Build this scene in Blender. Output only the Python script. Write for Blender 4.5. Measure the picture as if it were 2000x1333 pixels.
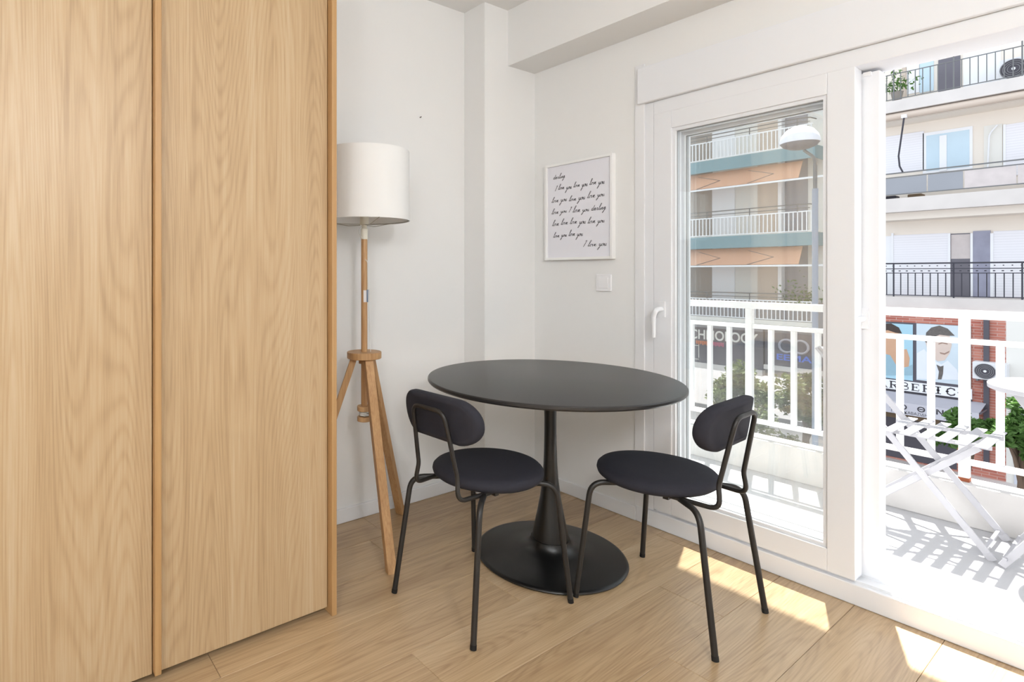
import bpy, bmesh, math, random
from mathutils import Vector, Matrix

random.seed(7)
for o in list(bpy.data.objects):
    bpy.data.objects.remove(o, do_unlink=True)
SC = bpy.context.scene
COL = SC.collection
R = math.radians

# ------------------------------------------------------------------ camera, sky, sun, exposure
CAM_H = 1.18
FWD = Vector((0.5704, 0.8213, 0)).normalized()
RGT = Vector((FWD.y, -FWD.x, 0))
cd = bpy.data.cameras.new('camera')
cd.sensor_fit = 'HORIZONTAL'; cd.sensor_width = 36.0
cd.lens = 36.0 * 1100 / 2000
cd.shift_x = 240 / 2000.0
cd.shift_y = -132.5 / 2000.0
cd.clip_start = 0.05; cd.clip_end = 300
cam = bpy.data.objects.new('camera', cd); COL.objects.link(cam)
cam.location = (0, 0, CAM_H)
cam.rotation_euler = (R(90), 0, -math.atan2(FWD.x, FWD.y))
SC.camera = cam

w = bpy.data.worlds.new('sky'); SC.world = w; w.use_nodes = True
bg = w.node_tree.nodes['Background']
bg.inputs[0].default_value = (0.83, 0.91, 1.0, 1)
bg.inputs[1].default_value = 1.75

sd = bpy.data.lights.new('sun', 'SUN'); sd.energy = 18.0; sd.angle = R(0.9); sd.color = (1.0, 0.965, 0.92)
sun = bpy.data.objects.new('sun', sd); COL.objects.link(sun)
sun.location = (10, 4, 20)
sun.rotation_euler = Vector((-1, -0.385, -2.2)).to_track_quat('-Z', 'Y').to_euler()

SC.view_settings.view_transform = 'Standard'
SC.view_settings.look = 'None'
SC.view_settings.exposure = 0.0
SC.view_settings.gamma = 1.0
SC.view_settings.use_curve_mapping = False

# ------------------------------------------------------------------ materials
def srgb(r, g, b):
    f = lambda c: (c / 255 / 12.92) if c / 255 <= 0.04045 else ((c / 255 + 0.055) / 1.055) ** 2.4
    return (f(r), f(g), f(b), 1)

MATS = {}
def nodes_of(name):
    m = bpy.data.materials.new(name); m.use_nodes = True
    nt = m.node_tree
    return m, nt, nt.nodes['Principled BSDF']

def mat(name, col, rough=0.5, metal=0.0, var=0.0, vscale=3.0, bump=0.0, bscale=200.0, spec=0.5, emit=None, tr=0.0):
    if name in MATS: return MATS[name]
    m, nt, b = nodes_of(name)
    b.inputs['Base Color'].default_value = col
    b.inputs['Roughness'].default_value = rough
    b.inputs['Metallic'].default_value = metal
    b.inputs['Specular IOR Level'].default_value = spec
    tc = nt.nodes.new('ShaderNodeTexCoord')
    if var > 0:
        n = nt.nodes.new('ShaderNodeTexNoise'); n.inputs['Scale'].default_value = vscale; n.inputs['Detail'].default_value = 5
        nt.links.new(tc.outputs['Object'], n.inputs['Vector'])
        mx = nt.nodes.new('ShaderNodeMix'); mx.data_type = 'RGBA'
        mx.inputs[6].default_value = tuple(c * (1 - var) for c in col[:3]) + (1,)
        mx.inputs[7].default_value = tuple(min(1, c * (1 + var)) for c in col[:3]) + (1,)
        nt.links.new(n.outputs['Fac'], mx.inputs[0]); nt.links.new(mx.outputs[2], b.inputs['Base Color'])
    if bump > 0:
        n2 = nt.nodes.new('ShaderNodeTexNoise'); n2.inputs['Scale'].default_value = bscale; n2.inputs['Detail'].default_value = 3
        nt.links.new(tc.outputs['Object'], n2.inputs['Vector'])
        bp = nt.nodes.new('ShaderNodeBump'); bp.inputs['Strength'].default_value = bump; bp.inputs['Distance'].default_value = 0.002
        nt.links.new(n2.outputs['Fac'], bp.inputs['Height']); nt.links.new(bp.outputs[0], b.inputs['Normal'])
    if tr > 0:
        t = nt.nodes.new('ShaderNodeBsdfTranslucent'); t.inputs[0].default_value = col
        ms = nt.nodes.new('ShaderNodeMixShader'); ms.inputs[0].default_value = tr
        nt.links.new(b.outputs[0], ms.inputs[1]); nt.links.new(t.outputs[0], ms.inputs[2])
        nt.links.new(ms.outputs[0], nt.nodes['Material Output'].inputs[0])
    if emit:
        b.inputs['Emission Color'].default_value = col; b.inputs['Emission Strength'].default_value = emit
    MATS[name] = m
    return m

def wood(name, axis, light, mid, dark, ring=34.0, cross=5.0, along=0.45, rough=0.42, per_object=False, fibre=230.0, contrast=1.0):
    """oak: contour lines of a noise field stretched along the grain give cathedral arches"""
    m, nt, b = nodes_of(name)
    L = nt.links.new; N = nt.nodes.new
    tc = N('ShaderNodeTexCoord'); vec = tc.outputs['Object']
    if per_object:
        oi = N('ShaderNodeObjectInfo')
        ml = N('ShaderNodeMath'); ml.operation = 'MULTIPLY'; ml.inputs[1].default_value = 61.7
        L(oi.outputs['Random'], ml.inputs[0])
        cb = N('ShaderNodeCombineXYZ')
        for k in range(3): L(ml.outputs[0], cb.inputs[k])
        ad = N('ShaderNodeVectorMath'); ad.operation = 'ADD'
        L(vec, ad.inputs[0]); L(cb.outputs[0], ad.inputs[1]); vec = ad.outputs[0]
    def stretched(c, a, detail, rgh=0.5, dist=0.0):
        mp = N('ShaderNodeMapping')
        s = [c, c, c]; s[axis] = a
        mp.inputs['Scale'].default_value = s
        L(vec, mp.inputs['Vector'])
        n = N('ShaderNodeTexNoise'); n.inputs['Scale'].default_value = 1.0
        n.inputs['Detail'].default_value = detail; n.inputs['Roughness'].default_value = rgh; n.inputs['Distortion'].default_value = dist
        L(mp.outputs[0], n.inputs['Vector']); return n.outputs['Fac']
    field = stretched(cross, along, 1.5, 0.35, 0.2)
    mr = N('ShaderNodeMath'); mr.operation = 'MULTIPLY'; mr.inputs[1].default_value = ring * 6.283
    L(field, mr.inputs[0])
    sn = N('ShaderNodeMath'); sn.operation = 'SINE'; L(mr.outputs[0], sn.inputs[0])
    rr = N('ShaderNodeMapRange'); rr.inputs[1].default_value = -1; rr.inputs[2].default_value = 1
    L(sn.outputs[0], rr.inputs[0])
    rp = N('ShaderNodeMath'); rp.operation = 'POWER'; rp.inputs[1].default_value = 2.2; L(rr.outputs[0], rp.inputs[0])
    fine = stretched(fibre, 5.0, 3.0, 0.6)
    broad = stretched(cross * 1.4, along * 0.9, 2.0)
    streak = stretched(cross * 7, along * 1.2, 3.0, 0.55)
    def madd(x, k, y=None):
        q = N('ShaderNodeMath'); q.operation = 'MULTIPLY'; q.inputs[1].default_value = k; L(x, q.inputs[0])
        if y is None: return q.outputs[0]
        s = N('ShaderNodeMath'); s.operation = 'ADD'; L(q.outputs[0], s.inputs[0]); L(y, s.inputs[1]); return s.outputs[0]
    v = madd(rp.outputs[0], 0.085 * contrast)
    v = madd(fine, 0.42 * contrast, v); v = madd(broad, 0.34 * contrast, v); v = madd(streak, 0.38 * contrast, v)
    if per_object:
        v = madd(oi.outputs['Random'], 0.16, v)
    cr = N('ShaderNodeValToRGB')
    e = cr.color_ramp.elements
    e[0].position = 0.36 * contrast; e[0].color = light
    e[1].position = 0.92 * contrast; e[1].color = dark
    k = e.new(0.60 * contrast); k.color = mid
    L(v, cr.inputs[0]); L(cr.outputs[0], b.inputs['Base Color'])
    b.inputs['Roughness'].default_value = rough
    bp = N('ShaderNodeBump'); bp.inputs['Strength'].default_value = 0.12; bp.inputs['Distance'].default_value = 0.001
    L(fine, bp.inputs['Height']); L(bp.outputs[0], b.inputs['Normal'])
    MATS[name] = m
    return m

def glass(name, tint, refl=0.045, gloss=0.0, dust=0.0):
    m = bpy.data.materials.new(name); m.use_nodes = True; nt = m.node_tree
    nt.nodes.remove(nt.nodes['Principled BSDF'])
    N = nt.nodes.new; L = nt.links.new
    t = N('ShaderNodeBsdfTransparent'); t.inputs[0].default_value = tint
    g = N('ShaderNodeBsdfGlossy'); g.inputs['Roughness'].default_value = gloss; g.inputs[0].default_value = (1, 1, 1, 1)
    lw = N('ShaderNodeLayerWeight'); lw.inputs[0].default_value = 0.5
    p = N('ShaderNodeMath'); p.operation = 'POWER'; p.inputs[1].default_value = 5; L(lw.outputs['Facing'], p.inputs[0])
    q = N('ShaderNodeMath'); q.operation = 'MULTIPLY_ADD'; q.inputs[1].default_value = 0.9; q.inputs[2].default_value = refl
    L(p.outputs[0], q.inputs[0])
    ms = N('ShaderNodeMixShader'); L(q.outputs[0], ms.inputs[0]); L(t.outputs[0], ms.inputs[1]); L(g.outputs[0], ms.inputs[2])
    out = ms.outputs[0]
    if dust > 0:      # dusty film with vertical rain streaks
        tc = N('ShaderNodeTexCoord'); mp = N('ShaderNodeMapping'); mp.inputs['Scale'].default_value = (22, 22, 0.7); L(tc.outputs['Object'], mp.inputs[0])
        nz = N('ShaderNodeTexNoise'); nz.inputs['Scale'].default_value = 1.0; nz.inputs['Detail'].default_value = 4; L(mp.outputs[0], nz.inputs['Vector'])
        r_ = N('ShaderNodeMapRange'); r_.inputs[1].default_value = 0.3; r_.inputs[2].default_value = 0.7; r_.inputs[3].default_value = dust * 0.6; r_.inputs[4].default_value = dust * 1.5
        L(nz.outputs['Fac'], r_.inputs[0])
        tl = N('ShaderNodeBsdfTranslucent'); tl.inputs[0].default_value = (0.9, 0.9, 0.9, 1)
        m2 = N('ShaderNodeMixShader'); L(r_.outputs[0], m2.inputs[0]); L(out, m2.inputs[1]); L(tl.outputs[0], m2.inputs[2]); out = m2.outputs[0]
    L(out, nt.nodes['Material Output'].inputs[0])
    MATS[name] = m
    return m

M_wall = mat('wall_paint', srgb(237, 237, 236), 0.75, var=0.015, vscale=1.5, bump=0.05, bscale=350)
M_ceil = mat('ceiling_paint', srgb(238, 238, 237), 0.8, bump=0.05, bscale=300)
M_trim = mat('trim_white', srgb(236, 237, 239), 0.45, bump=0.02)
M_pvc = mat('pvc_white', srgb(236, 238, 242), 0.32, bump=0.01)
M_gasket = mat('gasket_grey', srgb(150, 152, 152), 0.6)
M_door = wood('oak_wardrobe', 2, srgb(196, 175, 144), srgb(183, 156, 120), srgb(146, 117, 84), ring=60, cross=4.6, along=0.36, rough=0.40)
M_edge = wood('oak_edge', 2, srgb(188, 153, 106), srgb(178, 140, 94), srgb(160, 120, 76), ring=8, cross=14, along=0.4, rough=0.38, contrast=1.0)
M_plank = wood('oak_floor', 0, srgb(208, 184, 150), srgb(191, 163, 126), srgb(146, 116, 84), ring=40, cross=6.5, along=0.5, rough=0.30, per_object=True, fibre=200)
M_plank.node_tree.nodes['Principled BSDF'].inputs['Specular IOR Level'].default_value = 0.85
M_lampwood = wood('beech_lamp', 2, srgb(212, 178, 136), srgb(198, 158, 112), srgb(170, 126, 82), ring=14, cross=16, along=1.2, rough=0.45, per_object=True)
M_dark = mat('joint_dark', srgb(92, 68, 44), 0.8, var=0.1)
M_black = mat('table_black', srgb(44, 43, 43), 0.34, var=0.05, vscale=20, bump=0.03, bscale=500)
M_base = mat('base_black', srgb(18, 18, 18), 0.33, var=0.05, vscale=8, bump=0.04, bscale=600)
M_metal = mat('chair_metal', srgb(34, 32, 31), 0.42, bump=0.03, bscale=800)
M_fabric = mat('chair_fabric', srgb(45, 45, 53), 0.85, var=0.12, vscale=60, bump=0.25, bscale=900, spec=0.3)
M_foot = mat('rubber_foot', srgb(15, 15, 15), 0.7)
M_shade = mat('lamp_shade_cloth', srgb(250, 250, 249), 0.8, bump=0.1, bscale=700, tr=0.18)
M_socket = mat('socket_cream', srgb(232, 228, 214), 0.45)
M_wire = mat('wire_steel', srgb(175, 170, 158), 0.35, metal=0.7)
M_cord = mat('cord_clear', srgb(212, 212, 208), 0.3)
M_tagblue = mat('tag_blue', srgb(70, 110, 150), 0.5)
M_tagwhite = mat('tag_white', srgb(225, 225, 228), 0.6)
M_frame = mat('picture_frame_white', srgb(243, 243, 242), 0.4, bump=0.02)
M_paper = mat('paper_lilac_white', srgb(234, 234, 241), 0.7)
M_ink = mat('ink_black', srgb(56, 56, 62), 0.7)
M_switch = mat('switch_white', srgb(240, 240, 242), 0.3)
M_glass = glass('window_glass', (0.97, 0.98, 0.975, 1), 0.085, 0.0, 0.018)
M_pglass = glass('picture_glass', (0.98, 0.98, 0.985, 1), 0.03, 0.02)
M_railing = mat('railing_white', srgb(226, 226, 226), 0.4, var=0.02, vscale=8)
M_tile = mat('balcony_tile', srgb(180, 180, 182), 0.55, var=0.05, vscale=4)
M_curb = mat('balcony_render', srgb(198, 196, 194), 0.8, var=0.08, vscale=5, bump=0.2, bscale=60)
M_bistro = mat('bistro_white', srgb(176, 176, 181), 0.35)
M_rust = mat('rust', srgb(150, 84, 56), 0.9, var=0.2, vscale=60)
M_fillglow = mat('fill_lamp_glow', (0.955, 0.98, 1.0, 1), 0.5, emit=47.0)  # glow of the added fill globes, which stand out of view

# ------------------------------------------------------------------ mesh helpers
class MB:
    def __init__(s): s.v = []; s.f = []; s.m = []; s.cur = 0
    def add(s, vs, fs):
        b = len(s.v); s.v += [tuple(x) for x in vs]; s.f += [tuple(b + i for i in f) for f in fs]; s.m += [s.cur] * len(fs); return s
    def box(s, x0, x1, y0, y1, z0, z1):
        x0, x1 = min(x0, x1), max(x0, x1); y0, y1 = min(y0, y1), max(y0, y1); z0, z1 = min(z0, z1), max(z0, z1)
        v = [(x0, y0, z0), (x1, y0, z0), (x1, y1, z0), (x0, y1, z0), (x0, y0, z1), (x1, y0, z1), (x1, y1, z1), (x0, y1, z1)]
        return s.add(v, [(3, 2, 1, 0), (4, 5, 6, 7), (0, 1, 5, 4), (1, 2, 6, 5), (2, 3, 7, 6), (3, 0, 4, 7)])
    def bar(s, a, b, wx, wy, side):
        """rectangular bar from a to b; wx measured along side, wy across"""
        a, b = Vector(a), Vector(b); d = (b - a).normalized()
        u = (Vector(side) - d * d.dot(Vector(side))).normalized(); n = d.cross(u)
        v = []
        for p in (a, b):
            for i, j in ((-1, -1), (1, -1), (1, 1), (-1, 1)): v.append(p + u * (i * wx / 2) + n * (j * wy / 2))
        return s.add(v, [(3, 2, 1, 0), (4, 5, 6, 7), (0, 1, 5, 4), (1, 2, 6, 5), (2, 3, 7, 6), (3, 0, 4, 7)])
    def tube(s, pts, r, seg=12, caps=True):
        pts = [Vector(p) for p in pts]; n = len(pts)
        rs = r if isinstance(r, (list, tuple)) else [r] * n
        tan = [(pts[min(i + 1, n - 1)] - pts[max(i - 1, 0)]).normalized() for i in range(n)]
        ref = Vector((0, 0, 1)) if abs(tan[0].z) < 0.9 else Vector((1, 0, 0))
        u = (ref - tan[0] * tan[0].dot(ref)).normalized()
        vs = []
        for i in range(n):
            u = (u - tan[i] * tan[i].dot(u)).normalized(); k = tan[i].cross(u)
            for j in range(seg):
                a = 2 * math.pi * j / seg
                vs.append(pts[i] + (u * math.cos(a) + k * math.sin(a)) * rs[i])
        fs = [(i * seg + j, i * seg + (j + 1) % seg, (i + 1) * seg + (j + 1) % seg, (i + 1) * seg + j) for i in range(n - 1) for j in range(seg)]
        if caps: fs += [tuple(range(seg))[::-1], tuple((n - 1) * seg + j for j in range(seg))]
        return s.add(vs, fs)
    def lathe(s, prof, c=(0, 0, 0), seg=64, close=False):
        vs = []; fs = []; n = len(prof)
        for r, z in prof:
            for j in range(seg):
                a = 2 * math.pi * j / seg; vs.append((c[0] + r * math.cos(a), c[1] + r * math.sin(a), c[2] + z))
        for i in range(n - 1 if not close else n):
            k = (i + 1) % n
            for j in range(seg): fs.append((i * seg + j, i * seg + (j + 1) % seg, k * seg + (j + 1) % seg, k * seg + j))
        if not close:
            if prof[0][0] > 1e-6: fs.append(tuple(range(seg))[::-1])
            if prof[-1][0] > 1e-6: fs.append(tuple((n - 1) * seg + j for j in range(seg)))
        return s.add(vs, fs)
    def prism(s, poly, fn, d0, d1):
        """poly: list of 2-D points; fn(a,b,d)->3-D"""
        n = len(poly)
        vs = [fn(a, b, d0) for a, b in poly] + [fn(a, b, d1) for a, b in poly]
        return s.add(vs, [tuple(range(n))[::-1], tuple(range(n, 2 * n))] + [(i, (i + 1) % n, n + (i + 1) % n, n + i) for i in range(n)])
    def build(s, name, mats, parent=None, smooth=None, bevel=0.0, bseg=2, loc=None):
        me = bpy.data.meshes.new(name)
        vs = s.v
        if loc is not None: vs = [(v[0] - loc[0], v[1] - loc[1], v[2] - loc[2]) for v in vs]
        me.from_pydata(vs, [], s.f); me.validate()
        ms = mats if isinstance(mats, (list, tuple)) else [mats]
        for m in ms: me.materials.append(m)
        if len(ms) > 1: me.polygons.foreach_set('material_index', s.m)
        bm = bmesh.new(); bm.from_mesh(me)
        bmesh.ops.recalc_face_normals(bm, faces=bm.faces)
        if bevel > 0:
            es = [e for e in bm.edges if len(e.link_faces) == 2 and e.calc_face_angle(0) > R(40)]
            bmesh.ops.bevel(bm, geom=es, offset=bevel, segments=bseg, affect='EDGES', profile=0.6, clamp_overlap=True)
        if smooth is not None:
            for f in bm.faces: f.smooth = True
            for e in bm.edges: e.smooth = not (len(e.link_faces) == 2 and e.calc_face_angle(0) > R(smooth))
        bm.to_mesh(me); bm.free()
        return link(name, me, parent, loc)

def link(name, me, parent=None, loc=None):
    o = bpy.data.objects.new(name, me); COL.objects.link(o)
    if parent is not None: o.parent = parent
    if loc is not None: o.location = loc
    return o

def tag(o, label=None, cat=None, group=None, kind=None):
    if label: o['label'] = label
    if cat: o['category'] = cat
    if group: o['group'] = group
    if kind: o['kind'] = kind
    return o

def empty(name, loc=(0, 0, 0), rz=0, **kw):
    o = bpy.data.objects.new(name, None); COL.objects.link(o); o.location = loc; o.rotation_euler = (0, 0, rz)
    o.empty_display_size = 0.1
    return tag(o, **kw)

def fillet(pts, rad, n=6):
    """round the corners of a polyline"""
    pts = [Vector(p) for p in pts]
    rads = rad if isinstance(rad, (list, tuple)) else [rad] * len(pts)
    out = [pts[0]]
    for i in range(1, len(pts) - 1):
        a, b, c = pts[i - 1], pts[i], pts[i + 1]
        u = (a - b).normalized(); v = (c - b).normalized()
        ang = u.angle(v)
        if ang > 3.1: out.append(b); continue
        t = min(rads[i] / math.tan(ang / 2), (a - b).length * 0.48, (c - b).length * 0.48)
        p, q = b + u * t, b + v * t
        for k in range(n + 1):
            s = k / n; out.append(p * (1 - s) ** 2 + b * 2 * s * (1 - s) + q * s ** 2)
    out.append(pts[-1]); return out

def rbox(name, m, parent, x0, x1, y0, y1, z0, z1, bevel=0.0, smooth=None):
    return MB().box(x0, x1, y0, y1, z0, z1).build(name, m, parent, bevel=bevel, smooth=smooth)

# ------------------------------------------------------------------ room shell
WX, BY, CZ = 2.505, 2.315, 2.615       # window wall, back wall, ceiling
PX, PY = 2.113, 2.157                  # pier in the corner
X0, Y0 = -2.3, -2.6
DY0, DY1 = -0.09, 1.515                # balcony door opening
DZ1 = 1.978
V0, V1, VZ = -2.25, -0.75, 1.978       # unseen balcony door added further back to let in more daylight

fl = MB().box(X0 - .1, 2.62, Y0 - .1, BY + .1, -0.12, -0.005).build('floor', M_dark)
tag(fl, 'oak laminate floor laid in wide planks', 'floor', kind='structure')
PW, PL = 0.232, 1.38
plank_cache = {}
def plank_mesh(L, W):
    k = (round(L, 4), round(W, 4))
    if k not in plank_cache:
        b = MB(); g = 0.0005; e = 0.0011; h = 0.0045
        x0, x1, y0, y1 = g, L - g, g, W - g
        lo = [(x0, y0, -h), (x1, y0, -h), (x1, y1, -h), (x0, y1, -h)]
        mi = [(x0, y0, -e), (x1, y0, -e), (x1, y1, -e), (x0, y1, -e)]
        hi = [(x0 + e, y0 + e, 0), (x1 - e, y0 + e, 0), (x1 - e, y1 - e, 0), (x0 + e, y1 - e, 0)]
        b.add(lo + mi + hi, [(3, 2, 1, 0), (8, 9, 10, 11)] + [(i, (i + 1) % 4, 4 + (i + 1) % 4, 4 + i) for i in range(4)] + [(4 + i, 4 + (i + 1) % 4, 8 + (i + 1) % 4, 8 + i) for i in range(4)])
        me = bpy.data.meshes.new('plank'); me.from_pydata(b.v, [], b.f); me.materials.append(M_plank); plank_cache[k] = me
    return plank_cache[k]
row_off = {1: 2.045, 2: 1.054, 3: 1.545, 4: 0.534}
for r in range(-15, 8):
    y0, y1 = 0.700 + r * PW, 0.700 + (r + 1) * PW
    y0c, y1c = max(y0, Y0), min(y1, BY)
    if y1c - y0c < 0.01: continue
    off = row_off.get(r, random.uniform(0, PL)) % PL
    x = X0 - PL + (off - (X0 - PL)) % PL
    while x < WX:
        a, b_ = max(x, X0), min(x + PL, WX)
        if b_ - a > 0.02:
            link('plank', plank_mesh(b_ - a, y1c - y0c), fl, (a, y0c, 0))
        x += PL

tag(MB().box(X0 - .1, 2.745, Y0 - .1, BY + .1, CZ, CZ + .15).build('ceiling', M_ceil), 'plain white ceiling', 'ceiling', kind='structure')
tag(MB().box(X0 - .1, 2.745, BY, BY + .15, -.12, CZ).build('wall_back', M_wall), 'white wall behind the floor lamp', 'wall', kind='structure')
tag(MB().box(X0 - .15, X0, Y0 - .1, BY, -.12, CZ).build('wall_left', M_wall), 'white wall at the left of the room', 'wall', kind='structure')
tag(MB().box(X0 - .1, 2.745, Y0 - .15, Y0, -.12, CZ).build('wall_rear', M_wall), 'white wall behind the viewer', 'wall', kind='structure')
ww = MB()
ww.box(WX, 2.745, DY1, BY, -.12, CZ)
ww.box(WX, 2.745, DY0, DY1, DZ1, CZ)
ww.box(WX, 2.745, V1, DY0, -.12, CZ)
ww.box(WX, 2.745, V0, V1, VZ, CZ)
ww.box(WX, 2.745, Y0, V0, -.12, CZ)
tag(ww.build('wall_right', M_wall), 'white wall with the sliding balcony doors', 'wall', kind='structure')
tag(MB().box(PX, WX, PY, BY, 0, CZ).build('wall_pier', M_wall), 'white square pier in the corner of the room', 'pier', kind='structure')
tag(MB().box(2.288, WX, Y0, PY, 2.313, CZ).build('ceiling_beam', M_wall), 'white ceiling beam running above the balcony door', 'beam', kind='structure')

def baseboard(name, boxes, label):
    b = MB()
    for q in boxes: b.box(*q)
    tag(b.build(name, M_trim, bevel=0.002, bseg=1), label, 'baseboard', kind='structure')
BH, BT = 0.068, 0.012
baseboard('baseboard_back', [(X0, PX, BY - BT, BY, 0.001, BH)], 'white baseboard along the wall behind the lamp')
baseboard('baseboard_pier', [(PX - BT, PX, PY - BT, BY - BT, 0.001, BH), (PX, WX - BT, PY - BT, PY, 0.001, BH)], 'white baseboard around the corner pier')
baseboard('baseboard_right', [(WX - BT, WX, DY1 + .02, PY - BT, 0.001, BH)], 'white baseboard under the framed print')
baseboard('baseboard_left', [(X0, X0 + BT, Y0, BY, 0.001, BH)], 'white baseboard at the left wall')

# a small nail left in the wall
tag(MB().tube([(1.783 + .02, BY + .004, 1.99), (1.783 + .02, BY - .012, 1.992)], 0.0022, 8).build('nail', M_metal, smooth=30), 'tiny dark nail in the white wall above the floor lamp', 'nail')

# ------------------------------------------------------------------ balcony doors (sliding sashes)
def sash(parent, x0, x1, y0, y1, z0, z1, handle_y=None, hdir=1, name='sash'):
    """door leaf: frame ring in the Y-Z plane, glass, beads, gasket and lever handle"""
    st, tr, br = 0.083, 0.078, 0.083
    bd = 0.014
    f = MB()
    f.box(x0, x1, y0, y0 + st, z0, z1); f.box(x0, x1, y1 - st, y1, z0, z1)
    f.box(x0, x1, y0 + st, y1 - st, z0, z0 + br); f.box(x0, x1, y0 + st, y1 - st, z1 - tr, z1)
    s = f.build(name, M_pvc, parent, bevel=0.0025)
    gy0, gy1, gz0, gz1 = y0 + st, y1 - st, z0 + br, z1 - tr
    xm = (x0 + x1) / 2
    b = MB()
    for xa, xb in ((x0 + .008, xm - .012), (xm + .012, x1 - .008)):
        b.box(xa, xb, gy0, gy0 + bd, gz0, gz1); b.box(xa, xb, gy1 - bd, gy1, gz0, gz1)
        b.box(xa, xb, gy0 + bd, gy1 - bd, gz0, gz0 + bd); b.box(xa, xb, gy0 + bd, gy1 - bd, gz1 - bd, gz1)
    b.build('glazing_bead', M_pvc, s)
    g = MB(); t = 0.0025
    for xa, xb in ((xm - .012, xm - .0105),):
        g.box(xa, xb, gy0 + bd, gy0 + bd + t, gz0 + bd, gz1 - bd); g.box(xa, xb, gy1 - bd - t, gy1 - bd, gz0 + bd, gz1 - bd)
        g.box(xa, xb, gy0 + bd, gy1 - bd, gz0 + bd, gz0 + bd + t); g.box(xa, xb, gy0 + bd, gy1 - bd, gz1 - bd - t, gz1 - bd)
    tag(g.build('gasket', M_gasket, s), 'thin grey glazing seal')
    p = MB().box(xm - .0095, xm + .0095, gy0 + .004, gy1 - .004, gz0 + .004, gz1 - .004).build('glass_pane', M_glass, s)
    tag(p, 'clear glass pane of the balcony door')
    if handle_y is not None:
        h = MB()
        zc = 1.015
        h.box(x0 - .010, x0, handle_y - .016, handle_y + .016, zc - .036, zc + .036)
        hp = fillet([(x0 - .006, handle_y, zc), (x0 - .052, handle_y, zc), (x0 - .054, handle_y + .012, zc - .03), (x0 - .05, handle_y + .014, zc - .128)], [0, .02, .03, 0], 5)
        h.tube(hp, [0.011] * (len(hp) - 1) + [0.0085], 10)
        tag(h.build('handle', M_pvc, s, bevel=0.0, smooth=40), 'white plastic lever handle pointing down')
    return s

door = empty('door_1', (0, 0, 0), label='white sliding balcony door with both leaves slid to the left', cat='balcony door', kind='structure')
FX0, FX1 = 2.500, 2.665
def door_frame(root, ya, yb, z1):
    j = 0.045
    MB().box(FX0 + .006, FX1, yb - j - .02, yb - .02, 0.075, z1).build('jamb', M_pvc, root, bevel=0.003)
    MB().box(FX0 + .006, FX1, ya + .02, ya + .02 + j, 0.075, z1).build('jamb', M_pvc, root, bevel=0.003)
    MB().box(FX0 + .004, FX1, ya + .02 + j, yb - j - .02, z1 - .062, z1).build('head', M_pvc, root, bevel=0.003)
    t = MB()
    t.box(FX0 - .004, FX1 + .03, ya, yb + .02, 0.001, 0.0745)
    t.build('threshold', M_pvc, root, bevel=0.004)
    t = MB()
    t.box(FX0 + .016, FX0 + .022, ya + .07, yb - .07, 0.0745, 0.083); t.box(FX0 + .084, FX0 + .090, ya + .07, yb - .07, 0.0745, 0.083)
    t.box(FX1 - .012, FX1, ya + .07, yb - .07, 0.0745, 0.083)
    t.build('track', M_pvc, root)
    c = MB().box(WX - .006, WX + .002, yb - .022, yb + .026, BH, z1 + .19)
    c.build('cover_strip', M_trim, root, bevel=0.002)
door_frame(door, DY0, DY1, DZ1)
S1 = sash(door, FX0 + .004, FX0 + .074, 0.700, 1.449, 0.0835, 1.917, 1.407, 1)
S2 = sash(door, FX0 + .080, FX0 + .150, 0.651, 1.447, 0.0835, 1.905, 0.697, -1)
tag(S1, 'nearer white leaf of the balcony door'); tag(S2, 'farther white leaf slid behind the nearer one')
MB().box(FX0 - .002, FX0 + .012, 0.655, 0.676, 1.872, 1.885).build('stop', M_pvc, door)
# rolling shutter box over the door
sb = MB().box(WX - .024, WX, DY0 - .03, DY1 + .004, 1.978, 2.147).build('trim_1', M_pvc, bevel=0.005)
tag(sb, 'white shutter box cover above the balcony door', 'shutter box', kind='structure')

added_door = empty('door_added', (0, 0, 0), label='added unseen white balcony door for fill daylight behind the viewer', cat='balcony door', kind='structure')  # made-up door, added so that more daylight reaches the room
door_frame(added_door, V0, V1, VZ)
sash(added_door, FX0 + .004, FX0 + .074, V0 + .07, -1.48, 0.0835, 1.917)
sash(added_door, FX0 + .080, FX0 + .150, -1.52, V1 - .07, 0.0835, 1.905)
tag(MB().box(WX - .024, WX, V0 - .03, V1 + .03, 1.978, 2.147).build('trim_added', M_pvc, bevel=0.005), 'white shutter box cover above the added unseen balcony door', 'shutter box', kind='structure')

# unseen globe lamps added behind the viewer to fill the room with light
for i, (lx, ly) in enumerate(((0.25, -1.0), (-1.3, -1.1))):
    cl = empty('fill_lamp', (lx, ly, CZ), label=('added unseen globe fill lamp behind the viewer', 'added unseen globe fill lamp at the far side of the room')[i], cat='fill lamp', group='added globe fill lamps')
    b = MB(); b.lathe([(0, -.03), (.05, -.03), (.055, -.001), (0, -.001)], seg=32); b.build('canopy', M_trim, cl, smooth=40)
    MB().tube([(0, 0, -.03), (0, 0, -.36)], .004, 8).build('cable', M_trim, cl, smooth=60)
    b = MB(); b.lathe([(0.0, -.75)] + [(.2 * math.sin(R(a)), -.55 - .2 * math.cos(R(a))) for a in range(12, 170, 12)] + [(0.0, -.352)], seg=32); b.build('globe', M_fillglow, cl, smooth=60)

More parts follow.
